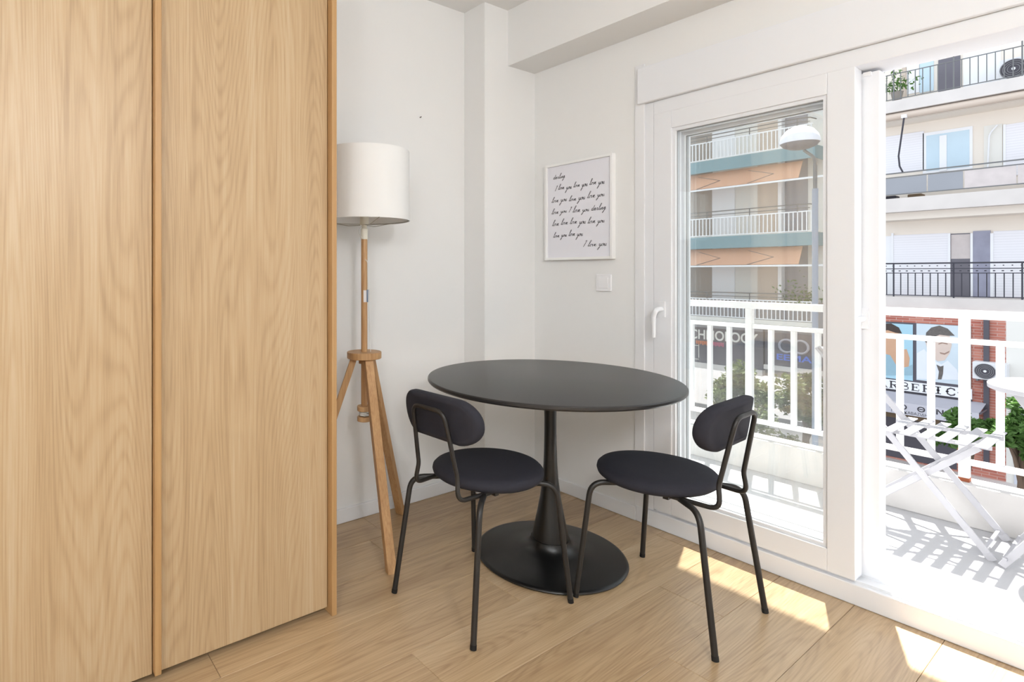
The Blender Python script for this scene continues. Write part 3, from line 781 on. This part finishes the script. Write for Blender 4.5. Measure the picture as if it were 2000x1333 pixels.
XB, XW = 22.5, 23.7
def part(name, m, root, *q, bevel=0.0):
    b = MB().box(*q); c = root.location
    b.v = [(a - c.x, d - c.y, e - c.z) for a, d, e in b.v]
    return b.build(name, m, root, bevel=bevel, bseg=1)
def on_wall(name, m, root, uL, uR, vT, vB, X, d0, d1, parent=None):
    """panel on a facade plane x = X, standing d0..d1 proud of it (towards the viewer)"""
    y0, y1, z0, z1 = rect(uL, uR, vT, vB, X)
    b = MB().box(X - d1, X - d0, y0, y1, z0, z1); c = root.location
    b.v = [(a - c.x, d - c.y, e - c.z) for a, d, e in b.v]
    return b.build(name, m, parent or root)
def mbpart(name, m, root, b, parent=None, smooth=None):
    c = root.location; b.v = [(a - c.x, d - c.y, e - c.z) for a, d, e in b.v]
    return b.build(name, m, parent or root, smooth=smooth)

# ---- cream apartment block seen through the open half of the door
RB = empty('apartment_building', (XW, 0, GZ), label='cream apartment block with balconies above the barber shop', cat='building')
YR = 6.35                                  # its left end
part('wall', E_cream, RB, XW, XW + 4, -12, YR, 0.0, 13.0)
z1f, z2f, z3f = 0.466, 3.466, 6.46
for z, th in ((z1f, .45), (z2f, .42), (z3f, .35)):
    part('balcony_slab', E_slab, RB, XB, XW, -12, YR - .25, z - th, z)
    part('slab_step', E_cream, RB, XB + .35, XW, -12, YR - .45, z - th - .22, z - th)
# level 1: shutters, curtained door, marble pier
on_wall('shutter', E_shut, RB, 1746, 1852, 460, 580, XW, 0, .04)
for a, b_ in ((1742, 1746), (1852, 1857), (1896, 1901), (1935, 1941)):
    on_wall('window_frame', E_bright, RB, a, b_, 456, 581, XW, 0, .07)
dr = on_wall('window', E_grey, RB, 1857, 1896, 457, 580, XW, 0, .02)
on_wall('curtain', E_pink, RB, 1858, 1895, 459, 506, XW, .02, .03, dr)
on_wall('pier', E_stone, RB, 1901, 1935, 452, 582, XW, 0, .05)
on_wall('shutter', E_shut, RB, 1941, 2060, 452, 580, XW, 0, .04)
on_wall('panel', E_bright, RB, 1700, 1742, 463, 580, XW, 0, .03)
# level 2
on_wall('shutter', E_shut, RB, 1690, 1805, 274, 345, XW, 0, .04)
on_wall('window_frame', E_bright, RB, 1803, 1900, 261, 340, XW, 0, .04)
bw = on_wall('window', E_blue, RB, 1810, 1894, 266, 335, XW, .04, .05)
on_wall('mullion', E_bright, RB, 1836, 1850, 266, 335, XW, .05, .07, bw)
on_wall('panel', E_white, RB, 1922, 1958, 247, 345, XW, 0, .03)
on_wall('shutter', E_shut, RB, 1965, 2060, 244, 345, XW, 0, .04)
on_wall('window_frame', E_bright, RB, 1960, 1965, 244, 345, XW, 0, .06)
# level 3
on_wall('panel', E_bright, RB, 1772, 1796, 128, 185, XW, 0, .04)
b3 = on_wall('window', E_blue, RB, 1797, 1824, 120, 182, XW, 0, .04)
on_wall('curtain', E_grey, RB, 1833, 1876, 118, 180, XW, 0, .03)
on_wall('panel', E_tan, RB, 1762, 1770, 130, 190, XW, 0, .03)
on_wall('panel', E_bright, RB, 1882, 1955, 98, 175, XW, 0, .03)
for i, (u, v) in enumerate(((1700, 0),)): pass
# rails of each level
def railing(root, X, ya, yb, zb, zt, m, step, r=.012, mid=(), name='railing', post=8):
    b = MB()
    for z, hh in ((zt, .022),) + tuple((q, .012) for q in mid) + ((zb + .05, .012),):
        b.box(X - hh, X + hh, ya, yb, z - hh, z + hh)
    n = int((yb - ya) / step)
    top = mid[-1] if mid else zt
    for i in range(n + 1):
        y = ya + i * step; k = r * (1.5 if i % post == 0 else 1)
        b.box(X - k, X + k, y - k, y + k, zb if i % post == 0 else zb + .05, zt if i % post == 0 else top)
    return mbpart(name, m, root, b)
rl = railing(RB, XB + .06, -11.8, YR - .3, z1f, 1.475, E_black, 0.165, r=.011, mid=(1.315, 1.185), name='black_railing')
b = MB()
y = -6.0
while y < YR - .35:
    b.box(XB + .05, XB + .07, y - .022, y + .022, 1.235, 1.265); b.box(XB + .05, XB + .07, y + .14, y + .166, 1.385, 1.412); y += .165
mbpart('ornament', E_black, RB, b, rl)['kind'] = 'stuff'
b = MB()
for k in range(5): b.box(XB + .08, XW, YR - .32, YR - .29, z1f + .03 + k * .2, z1f + .05 + k * .2)
mbpart('side_railing', E_black, RB, b)
railing(RB, XB + .06, -11.8, YR - .3, z3f, 7.52, E_iron, 0.165, r=.010, mid=(7.28,), name='top_railing')
# level 2: rails with smoked and patterned panels
b = MB()
for z, h in ((4.235, .018), (4.11, .014), (3.585, .014)): b.box(XB + .04, XB + .07, -11.8, YR - .3, z - h, z + h)
mbpart('handrail', E_iron, RB, b)
ys = fp(1880, 350, XB).y; yp = fp(1810, 350, XB).y
part('smoked_panel', E_panel, RB, XB + .05, XB + .06, yp + .015, YR - .3, 3.60, 4.09)
part('smoked_panel', E_panel, RB, XB + .05, XB + .06, ys, yp - .015, 3.60, 4.09)
for k in range(4):
    part('patterned_panel', E_pink, RB, XB + .05, XB + .06, ys - 1.02 * (k + 1), ys - .03 - 1.02 * k, 3.60, 4.09)
# rolled awning under the top slab with its crank rod
aw = empty('rolled_awning', (XB + .1, 5.6, 5.98), label='rolled beige awning with dark crank rod under the top balcony', cat='awning')
b = MB(); b.tube([(XB + .12, -11, 5.985), (XB + .12, YR - .32, 5.985)], .105, 12); mbpart('roll', E_tan, aw, b, smooth=60)
a0 = fp(1766, 228, XB); b = MB()
b.tube(fillet([a0, fp(1755, 305, XB), fp(1757, 325, XB), fp(1763, 336, XB)], .15), .022, 8); mbpart('crank_rod', E_black, aw, b, smooth=60)
b = MB(); b.box(a0.x - .05, a0.x + .05, a0.y - .06, a0.y + .06, a0.z - .04, a0.z + .06); mbpart('crank_joint', E_bright, aw, b)
# white drain hose by the level 2 shutter
b = MB(); b.tube(fillet([fp(1948, 244, XW - .1), fp(1932, 262, XW - .1), fp(1929, 330, XW - .1)], .4), .02, 8)
mbpart('drain_hose', E_bright, RB, b, smooth=60)
# things left on the balcony behind the panels
def clutter(name, m, uL, uR, vT, vB, X, d, label, cat):
    y0, y1, z0, z1 = rect(uL, uR, vT, vB, X)
    b = MB().box(X, X + d, y0, y1, z0, z1); o = b.build(name, m, bevel=0.03, loc=((X, (y0 + y1) / 2, z0))); tag(o, label, cat); return o
clutter('storage_box', E_signblack, 1724, 1750, 384, 390, XB + .25, .4, 'dark box on the balcony floor behind the smoked panel', 'box')
clutter('storage_crate', E_ochre, 1772, 1800, 380, 387.5, XB + .25, .4, 'tan crate on the balcony floor behind the smoked panel', 'crate')

# ---- ground floor: barber shop front in red brick
XS = 22.35
yw = fp(1965, 700, XS).y
part('brick_front', E_brick, RB, XS, XW, yw, YR, 0.0 + GZ + .14, 0.016)
part('white_front', E_white, RB, XS, XW, -12, yw, GZ + .14, 0.016)
part('shop_shutter', slats('grey_shutter', srgb(206, 208, 218), 0.11, axis=1), RB, XS - .03, XS, -3.0, yw - .15, GZ + .14, -1.9)
on_wall('drain_pipe', E_signdark, RB, 1922, 1933, 622, 905, XS, 0, .09)
y0_, y1_, zz0, zz1 = rect(1690, 1930, 800, 905, XS)
part('shop_window', E_signdark, RB, XS - .02, XS, yw + .95, YR - .1, GZ + .2, -2.2)
part('shop_display', E_ochre, RB, XS - .03, XS - .02, yw + 1.3, YR - .3, GZ + 1.4, -2.3)
post_root = empty('shop_billboard', (XS, 5.0, 0), label='dark framed billboard with two portrait posters over the barber shop sign', cat='billboard')
on_wall('backing', E_signdark, post_root, 1690, 1897, 626, 748, XS, .001, .05)
def disc(b, u, v, ru, rv, X, d, n=28, a0=0, a1=360):
    c = fp(u, v, X); s = 1100.0 / ((c - Vector((0, 0, CAM_H))).dot(FWD)); k = abs(fp(u + 1, v, X).y - c.y)
    vs = [(X - d, c.y, c.z)] + [(X - d, c.y - ru * k * math.cos(R(a0 + (a1 - a0) * i / n)), c.z + rv / s * math.sin(R(a0 + (a1 - a0) * i / n))) for i in range(n + 1)]
    b.add(vs, [(0, i + 1, i + 2) for i in range(n)]); return b
def poly(b, pts, X, d):
    b.add([(X - d, fp(u, v, X).y, fp(u, v, X).z) for u, v in pts], [tuple(range(len(pts)))]); return b
def flat(name, m, parent, b): return mbpart(name, m, post_root, b, parent)
P1 = on_wall('poster', E_skyblue, post_root, 1690, 1784, 629, 733, XS, .05, .06); P1['label'] = 'poster of a man in a blue shirt against the sky'
P2 = on_wall('poster', E_mist, post_root, 1791, 1877, 632, 742, XS, .05, .06); P2['label'] = 'poster of a smiling grey haired man with a tie'
flat('face', E_skin, P1, disc(MB(), 1735, 664, 27, 26, XS, .062))
flat('hair', E_hair, P1, poly(MB(), [(1708, 655), (1712, 640), (1726, 632), (1742, 632), (1757, 640), (1763, 652), (1750, 650), (1735, 645), (1720, 648)], XS, .064))
flat('arm', E_skin, P1, poly(MB(), [(1722, 690), (1736, 678), (1756, 684), (1772, 682), (1778, 700), (1776, 716), (1766, 718), (1748, 712)], XS, .063))
flat('shirt', E_shirt, P1, poly(MB(), [(1692, 733), (1692, 700), (1722, 689), (1740, 694), (1752, 714), (1768, 720), (1783, 712), (1783, 733)], XS, .065))
flat('shirt', E_shirt2, P2, poly(MB(), [(1792, 740), (1792, 690), (1806, 682), (1822, 702), (1840, 712), (1852, 704), (1870, 722), (1876, 742)], XS, .062))
flat('face', E_skin2, P2, poly(MB(), [(1808, 664), (1816, 652), (1838, 648), (1856, 656), (1860, 674), (1856, 690), (1846, 704), (1832, 706), (1820, 694), (1812, 682)], XS, .063))
flat('hair', E_hair2, P2, poly(MB(), [(1808, 668), (1810, 650), (1820, 640), (1836, 636), (1852, 642), (1866, 656), (1852, 656), (1836, 654), (1822, 660), (1816, 672)], XS, .064))
flat('tie', E_hair2, P2, poly(MB(), [(1830, 712), (1838, 716), (1844, 714), (1843, 730), (1840, 741), (1833, 741), (1835, 726)], XS, .066))
flat('eyes', E_tan2, P2, poly(MB(), [(1834, 671), (1842, 668), (1852, 671), (1852, 673), (1842, 671), (1834, 673)], XS, .066))
flat('mouth', E_tan2, P2, poly(MB(), [(1836, 688), (1846, 690), (1856, 685), (1854, 689), (1846, 693), (1838, 691)], XS, .066))

def text_obj(name, body, m, yL, yR_, z0, z1, X, parent, root, bold=0.0, slope=0.0):
    cu = bpy.data.curves.new(name, 'FONT'); cu.body = body; cu.offset = bold; cu.extrude = 0.0
    to = bpy.data.objects.new(name, cu); COL.objects.link(to)
    dg = bpy.context.evaluated_depsgraph_get()
    me = bpy.data.meshes.new_from_object(to.evaluated_get(dg)); bpy.data.objects.remove(to, do_unlink=True)
    xs = [v.co.x for v in me.vertices]; ysx = [v.co.y for v in me.vertices]
    ax, bx, ay, by = min(xs), max(xs), min(ysx), max(ysx); c = root.location
    for v in me.vertices:
        fx, fz = (v.co.x - ax) / (bx - ax), (v.co.y - ay) / (by - ay)
        v.co = (X - c.x, yL + (yR_ - yL) * fx - c.y, z0 + (z1 - z0) * fz - c.z)
    me.materials.clear(); me.materials.append(m)
    o = link(name, me, parent); return o

# lettering of the barber sign: slab-serif letters drawn as strokes
SG = {
 'B': [([(.2, 0), (.2, 1)], .17), ([(.05, .98), (.55, .98), (.72, .88), (.72, .64), (.55, .53), (.25, .53)], .1), ([(.25, .5), (.6, .5), (.78, .38), (.78, .14), (.58, .02), (.05, .02)], .1)],
 'A': [([(.1, 0), (.42, 1)], .08), ([(.42, 1), (.74, 0)], .17), ([(.2, .32), (.64, .32)], .08), ([(0, .02), (.28, .02)], .07), ([(.56, .02), (.9, .02)], .07)],
 'R': [([(.2, 0), (.2, 1)], .17), ([(.05, .98), (.55, .98), (.74, .86), (.74, .62), (.55, .5), (.25, .5)], .1), ([(.45, .5), (.76, .02)], .15), ([(.02, .02), (.38, .02)], .07), ([(.62, .02), (.88, .02)], .07)],
 'E': [([(.2, 0), (.2, 1)], .17), ([(.05, .97), (.72, .97), (.72, .76)], .08), ([(.2, .52), (.55, .52), (.55, .66)], .08), ([(.55, .52), (.55, .38)], .08), ([(.05, .03), (.74, .03), (.74, .26)], .08)],
 'I': [([(.4, 0), (.4, 1)], .18), ([(.15, .97), (.65, .97)], .08), ([(.15, .03), (.65, .03)], .08), ([(.26, .5), (.54, .5)], .12)],
 'C': [([(.78, .72), (.74, .92), (.45, 1), (.2, .82), (.14, .5), (.2, .18), (.45, 0), (.74, .1), (.8, .3)], .14), ([(.02, .5), (.3, .5)], .12)],
 'O': [([(.42, 1), (.18, .84), (.1, .5), (.18, .16), (.42, 0), (.68, .16), (.76, .5), (.68, .84), (.42, 1)], .14), ([(0, .5), (.2, .5)], .1), ([(.66, .5), (.86, .5)], .1)],
}
sgn = empty('shop_sign', (XS, 5.0, -2.3), label='white barber shop sign with bold dark serif letters', cat='sign')
ya_, yb_ = fp(1690, 760, XS).y, fp(1900, 760, XS).y
zt_, zb_ = fp(1722, 739, XS).z, fp(1722, 757, XS).z
board = part('board', E_bright, sgn, XS - .10, XS - .05, yb_, ya_, zb_, zt_)
part('board_edge', E_signblack, sgn, XS - .11, XS - .05, yb_, ya_, zb_ - .05, zb_)
word = 'BARBERICO'
yo_, yB_ = fp(1896, 760, XS).y, None
yAa = fp(1718, 760, XS).y
adv = (yAa - yo_) / 8.0
for i, ch in enumerate(word):
    b = MB()
    for P, wd_ in SG[ch]:
        P2 = [(yAa + adv - i * adv - px * adv * .98, zb_ + .04 + pz * (zt_ - zb_ - .08)) for px, pz in P]
        ribbon(b, P2, wd_ * adv, lambda a, c_: (XS - .102, a, c_))
    mbpart('letter', E_signblack, sgn, b, board)
# sloping grey awning with lettered valance
awn = empty('shop_awning', (XS, 5.0, -3.0), label='grey cloth awning with a lettered valance over the barber shop window', cat='awning')
za, zv = zb_ - .055, zb_ - .21
XA = XS - 0.95
ye = fp(1912, 800, XA).y
b = MB(); b.add([(XS - .05, ye, za), (XS - .05, YR, za), (XA, YR, zv), (XA, ye, zv), (XS - .05, ye, za - .02), (XS - .05, YR, za - .02), (XA, YR, zv - .02), (XA, ye, zv - .02)],
      [(0, 1, 2, 3), (7, 6, 5, 4), (0, 3, 7, 4), (1, 5, 6, 2), (3, 2, 6, 7), (0, 4, 5, 1)])
mbpart('cloth', E_awn, awn, b)
val = part('valance', E_awnl, awn, XA - .005, XA + .005, ye, YR, zv - .34, zv)
part('side_arm', E_signdark, awn, XA, XS, ye - .03, ye, zv - .03, zv + .01)
yq = lambda u: fp(u, 800, XA).y
text_obj('lettering', '\u03a1\u0399\u039f   \u0398   \u039d\u039f', E_signblack, yq(1738), yq(1862), zv - .20, zv - .05, XA - .008, val, awn, 0.02)
text_obj('lettering', '\u0393\u0395\u03a9 \u0391\u039a\u0391\u0392\u0391\u0396\u0399\u0394\u0397', E_signblack, yq(1741), yq(1812), zv - .31, zv - .23, XA - .008, val, awn, 0.0)

# air conditioners
def air_con(uL, uR, vT, vB, X, d, label):
    y0, y1, z0, z1 = rect(uL, uR, vT, vB, X)
    t = empty('air_conditioner', (X, (y0 + y1) / 2, z0), label=label, cat='air conditioner', group='air conditioner units across the street')
    W, H = y1 - y0, z1 - z0
    MB().box(-d, 0, -W / 2, W / 2, 0, H).build('casing', E_ac, t, bevel=0.02)
    b = MB(); r_ = H * .42
    for k, rr in enumerate((1.0, .82, .64, .46)):
        pts = [(-d - .012, W * .12 + r_ * rr * math.cos(R(a)), H / 2 + r_ * rr * math.sin(R(a))) for a in range(0, 361, 15)]
        b.tube(pts, r_ * .055, 6, caps=False)
    g = b.build('fan_grille', E_fan, t, smooth=60)
    b = MB(); b.add([(-d - .004, W * .12, H / 2)] + [(-d - .004, W * .12 + r_ * math.cos(R(a)), H / 2 + r_ * math.sin(R(a))) for a in range(0, 361, 15)], [(0, i + 1, i + 2) for i in range(24)])
    b.build('fan_opening', E_signdark, t)
    b = MB(); b.tube([(-d - .02, W * .12, H / 2), (-d - .03, W * .12, H / 2)], r_ * .16, 12); b.build('fan_hub', E_bright, t, smooth=40)
    for s in (-1, 1): MB().box(-d, .0, s * W * .36 - .02, s * W * .36 + .02, -.05, 0).build('bracket', E_iron, t)
air_con(1905, 1972, 704, 737, XS, .38, 'white air conditioner unit on the brick wall of the barber shop')
air_con(1958, 2030, 124, 166, XW - .15, .38, 'white air conditioner unit on the top balcony')

# ---- older block with teal fascias seen through the glass
LB = empty('apartment_building', (XW, 11, GZ), label='white apartment block with teal balcony fascias and orange awnings', cat='building')
YL0, YL1 = fp(1590, 456, XB).y, 19.0
part('wall', E_white, LB, XW, XW + 4, YL0, YL1, 0.0, 13.0)
lv = [fp(1352, 617, XB).z, fp(1352, 464, XB).z, fp(1352, 318, XB).z, fp(1352, 318, XB).z + 3.0]
for i, z in enumerate(lv):
    part('balcony_slab', E_white, LB, XB, XW, YL0, YL1, z - .16, z)
    if i: 
        part('fascia', E_teal, LB, XB - .03, XB, YL0, YL1, z - .47, z - .02)
        part('fascia_end', E_teal, LB, XB - .03, XW, YL0 - .03, YL0, z - .47, z - .02)
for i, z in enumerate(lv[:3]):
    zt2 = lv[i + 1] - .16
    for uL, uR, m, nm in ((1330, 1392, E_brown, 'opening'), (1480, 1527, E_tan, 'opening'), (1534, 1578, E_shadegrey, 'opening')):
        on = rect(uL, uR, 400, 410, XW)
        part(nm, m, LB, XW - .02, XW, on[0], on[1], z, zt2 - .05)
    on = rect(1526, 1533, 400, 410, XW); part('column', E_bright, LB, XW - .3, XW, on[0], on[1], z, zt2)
    on = rect(1392, 1436, 400, 410, XW); part('panel', E_bright, LB, XW - .05, XW, on[0], on[1], z, zt2 - .3)
    # white railing
    b = MB(); yy = YL0 + .1
    while yy < 14.5:
        b.box(XB + .05, XB + .075, yy - .014, yy + .014, z + .03, z + .70); yy += .132
    b.box(XB + .045, XB + .08, YL0 + .05, YL1, z + .68, z + .72); b.box(XB + .045, XB + .08, YL0 + .05, YL1, z + .02, z + .05)
    mbpart('white_railing', E_bright, LB, b)
    b = MB(); b.tube([(XB + .05, YL1, z + .95), (XB + .05, YL0 + .45, z + .95), (XB + .2, YL0 + .18, z + .95), (XB + .5, YL0 + .1, z + .93)], .02, 6); b.tube([(XB + .05, YL1, z + .82), (XB + .05, YL0 + .45, z + .82), (XB + .2, YL0 + .18, z + .82)], .014, 6)
    yy = YL0 + .5
    while yy < 14.5: b.box(XB + .035, XB + .065, yy - .012, yy + .012, z + .7, z + .95); yy += 1.5
    mbpart('handrail', E_iron, LB, b)
# awnings under two of the fascias
for i, nm in ((1, 'haze-paled orange awning folded under the lower teal fascia'), (2, 'haze-paled orange awning folded under the upper teal fascia')):
    z = lv[i] - .48; ye2 = fp(1562, 500, XB).y
    t = empty('balcony_awning', (XB, 11, z), label=nm, cat='awning', group='orange awnings')
    b = MB(); b.add([(XB + .25, ye2, z), (XB + .25, YL1, z), (XB - .12, YL1, z - .62), (XB - .12, ye2, z - .62), (XB + .27, ye2, z), (XB + .27, YL1, z), (XB - .10, YL1, z - .63), (XB - .10, ye2, z - .63)], [(0, 1, 2, 3), (7, 6, 5, 4), (0, 3, 7, 4), (1, 5, 6, 2), (3, 2, 6, 7), (0, 4, 5, 1)])
    mbpart('cloth', E_orange, t, b)
    b = MB(); b.box(XB - .15, XB - .10, ye2 - .8, YL1, z - .70, z - .64); mbpart('front_bar', E_bright, t, b)
    b = MB()
    for yc in (8.6, 10.4, 12.4):
        b.tube([(XB + .2, yc + .9, z - .10), (XB + .02, yc, z - .36), (XB - .13, yc + .8, z - .62)], .012, 6)
    mbpart('folding_arm', E_iron, t, b)
# teal blocks of the wing behind
wing = empty('apartment_building', (25, 6.7, GZ), label='grey and teal set back wing between the two apartment blocks', cat='building')
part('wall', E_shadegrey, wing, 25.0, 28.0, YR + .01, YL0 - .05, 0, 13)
for i, z in enumerate(lv[1:]):
    part('balcony_slab', E_white, wing, 23.9, 25.0, YR + .01, YL0 - .05, z - .50, z + .60)
    part('fascia', E_teal, wing, 23.86, 23.9, YR + .01, YL0 - .05, z - 1.10, z - .52)
    part('fascia_edge', E_bright, wing, 23.80, 23.9, YR + .01, YL0 - .05, z - 1.17, z - 1.10)
# shop fascias below
fa = empty('shop_fascia', (XB, 11, -2), label='dark shop fascia with cream lettering below the white apartment block', cat='sign')
ysp = fp(1492, 650, XB).y
part('board', E_signdark, fa, XB - .06, XB + .5, ysp, YL1, fp(1352, 706, XB).z, lv[0] - .40)
part('cornice', E_shop, fa, XB - .10, XB + .5, ysp, YL1, lv[0] - .42, lv[0] - .16)
zl = fp(1352, 659, XB).z; zl1 = fp(1352, 642.5, XB).z
text_obj('lettering', 'TECHNOLOGY', E_letterw, fp(1326, 650, XB).y, fp(1482, 650, XB).y, zl - .04, zl1 - .0, XB - .065, fa, fa, 0.02)
for u0_, u1_, m in ((1360, 1384, E_lettero), (1393, 1415, E_letterp)):
    ya2, yb2 = fp(u1_, 665, XB).y, fp(u0_, 665, XB).y     # a coloured line too blurred to read
    b = MB()
    for k in range(6):
        b.box(XB - .066, XB - .06, ya2 + (yb2 - ya2) * k / 6, ya2 + (yb2 - ya2) * (k + .72) / 6, zl - .26 + .03 * (k % 2), zl - .10)
    mbpart('coloured_line', m, fa, b)
b = MB()
for (u0_, v0_, u1_, v1_) in ((1336, 672, 1365, 673.2), (1336, 698, 1365, 699.2), (1364, 672, 1365.4, 699.2)):
    y0, y1, z0, z1 = rect(u0_, u1_, v0_, v1_, XB - .06); b.box(XB - .066, XB - .06, y0, y1, z0, z1)
mbpart('emblem', E_letterw, fa, b)
part('ledge', E_slab, fa, XB - .15, XB + .5, ysp, YL1, fp(1352, 716, XB).z, fp(1352, 706, XB).z)
fb = empty('shop_fascia', (XB, 8, -2), label='charcoal shop fascia with blue lettering next to the lamp post', cat='sign')
part('board', E_signdark, fb, XB - .04, XB + .5, 6.45, ysp - .05, fp(1550, 718, XB).z, lv[0] - .42)
text_obj('lettering', 'EEMA', E_letterb, fp(1518, 695, XB).y, fp(1587, 695, XB).y, fp(1550, 706, XB).z, fp(1550, 694, XB).z, XB - .045, fb, fb, 0.02)
b = MB()
c = fp(1556, 678, XB - .045)
for a0_ in (0, 1):
    b.tube([(XB - .05, c.y + (.30 if a0_ else -.12) + .22 * math.cos(R(q)), c.z + .22 * math.sin(R(q))) for q in range(0, 361, 20)], .04, 6, caps=False)
mbpart('emblem', E_awn, fb, b, smooth=60)
part('ledge', E_slab, fb, XB - .15, XB + .5, 6.45, ysp - .05, fp(1550, 727, XB).z, fp(1550, 718, XB).z)
part('shop_front', E_shop, LB, XB + .1, XW, 6.4, YL1, 0.14, fp(1352, 716, XB).z - GZ + GZ)
for k in range(7):
    on = rect(1393 - 0, 1420, 745 + 5.2 * k, 748 + 5.2 * k, XB + .1); part('grille_bar', E_panel, LB, XB + .05, XB + .1, on[0], on[1], on[2], on[3])
air_con(1592, 1624, 606, 632, 23.85, .34, 'small air conditioner unit behind the grey lamp post')

# ---- street lamp
XLm = 14.2
pb = fp(1592, 620, XLm)
sl = empty('street_lamp', (XLm, pb.y, GZ), label='grey lamp post with white dome head in front of the white block', cat='street lamp')
zt3 = fp(1592, 318, XLm).z - GZ
b = MB(); b.tube([(0, 0, 0), (0, 0, 1.2)], .085, 16); b.tube([(0, 0, 1.2), (0, 0, zt3 - .55)], .055, 14); b.build('pole', E_pole, sl, smooth=50)
b = MB(); b.tube([(0, 0, zt3 - .56), (0, 0, zt3 - .05)], .038, 12); b.tube(fillet([(0, 0, zt3 - .06), (0, .02, zt3 + .12), (0, .20, zt3 + .30)], .15), .03, 10); b.build('neck', E_iron, sl, smooth=50)
hy = fp(1562, 270, XLm).y - pb.y; hz = fp(1562, 280, XLm).z - GZ
b = MB(); b.lathe([(.36, 0), (.365, .05), (.33, .17), (.24, .29), (.12, .355), (0, .37)], (0, hy, hz), seg=36); b.build('dome', E_lamp, sl, smooth=50)
b = MB(); b.lathe([(.352, -.004), (.30, -.07), (.18, -.12), (0, -.14)], (0, hy, hz), seg=36); b.build('lens', E_lampu, sl, smooth=50)

# ---- trees
def tree(x, y, z, rx, rz, n, m, label, trunk_z=GZ, leaf=.11, seed=1, name='street_tree'):
    rnd = random.Random(seed)
    t = empty(name, (x, y, trunk_z), label=label, cat='tree', group='street trees')
    b = MB(); zc = z - trunk_z
    blobs = [(rnd.gauss(0, rx * .42), rnd.gauss(0, rx * .42), zc + rnd.gauss(0, rz * .38), rnd.uniform(.28, .5)) for _ in range(22)]
    for i in range(n):
        bx, by_, bz, br = rnd.choice(blobs)
        d = Vector((rnd.gauss(0, 1), rnd.gauss(0, 1), rnd.gauss(0, 1))).normalized() * (br * rx * rnd.uniform(.55, 1.05))
        p = Vector((bx, by_, bz)) + d
        a = Vector((rnd.gauss(0, 1), rnd.gauss(0, 1), rnd.gauss(0, .6))).normalized(); c2 = a.cross(Vector((rnd.gauss(0, 1), rnd.gauss(0, 1), rnd.gauss(0, 1)))).normalized()
        l = leaf * rnd.uniform(.7, 1.3); w_ = l * .45
        b.add([p - a * l * .5, p + c2 * w_ * .5, p + a * l * .5, p - c2 * w_ * .5], [(0, 1, 2, 3)])
    f = b.build('foliage', m, t); f['kind'] = 'stuff'
    b = MB()
    b.tube([(0, 0, 0), (.04, .03, zc * .45), (0, 0, zc)], [.11, .085, .05], 10)
    for q in blobs[:7]: b.tube([(0.02, .01, zc * .55), (q[0] * .5, q[1] * .5, (zc * .6 + q[2]) / 2 + .1), (q[0], q[1], q[2])], [.05, .035, .015], 6)
    b.build('trunk', E_bark, t, smooth=60)
def tree_at(u, v, X, ru, rv, n, m, label, seed, leaf=.11):
    c = fp(u, v, X); t = (c - Vector((0, 0, CAM_H))).dot(FWD)
    tree(c.x, c.y, c.z, ru * t / 1100, rv * t / 1100, n, m, label, seed=seed, leaf=leaf)
tree_at(1465, 775, 16.0, 60, 66, 5200, E_olive, 'olive green street tree before the dark shop fascia', 3, .13)
tree_at(1575, 785, 17.6, 46, 56, 4200, E_olive, 'olive green street tree beside the lamp post', 4, .13)
tree_at(1888, 850, 17.5, 44, 27, 4200, E_leaf, 'bright green street tree before the barber shop awning', 5, .14)
tree_at(2000, 850, 16.5, 42, 56, 4200, E_leaf, 'dense green street tree at the right before the white shop wall', 6, .14)

# ---- pot plants on the balconies across the street
def pot_plant(u, v, X, rw, n, label, seed):
    rnd = random.Random(seed); c = fp(u, v, X)
    t = empty('potted_plant', c, label=label, cat='plant', group='pot plants across the street')
    b = MB(); b.lathe([(0, 0), (.11, 0), (.15, .24), (.16, .25), (.13, .25), (0, .22)], seg=20); b.build('pot', E_brown, t, smooth=40)
    b = MB()
    for i in range(n):
        p = Vector((rnd.gauss(0, rw * .45), rnd.gauss(0, rw * .6), .3 + abs(rnd.gauss(0, rw * .6))))
        a = Vector((rnd.gauss(0, 1), rnd.gauss(0, 1), rnd.gauss(0, .8))).normalized(); c2 = a.cross(Vector((rnd.gauss(0, 1), rnd.gauss(0, 1), 1))).normalized()
        b.add([p - a * .07, p + c2 * .03, p + a * .07, p - c2 * .03], [(0, 1, 2, 3)])
    for k in range(5): b.tube([(0, 0, .2), (rnd.gauss(0, rw * .3), rnd.gauss(0, rw * .4), .3 + rw * .6)], .008, 5)
    b.build('foliage', E_leaf, t)['kind'] = 'stuff'
pot_plant(1752, 196, XB + .35, .42, 160, 'leafy pot plant on the top balcony of the cream block', 11)
pot_plant(1562, 612, XB + .45, .55, 260, 'bushy pot plant on the lowest balcony of the white block', 12)
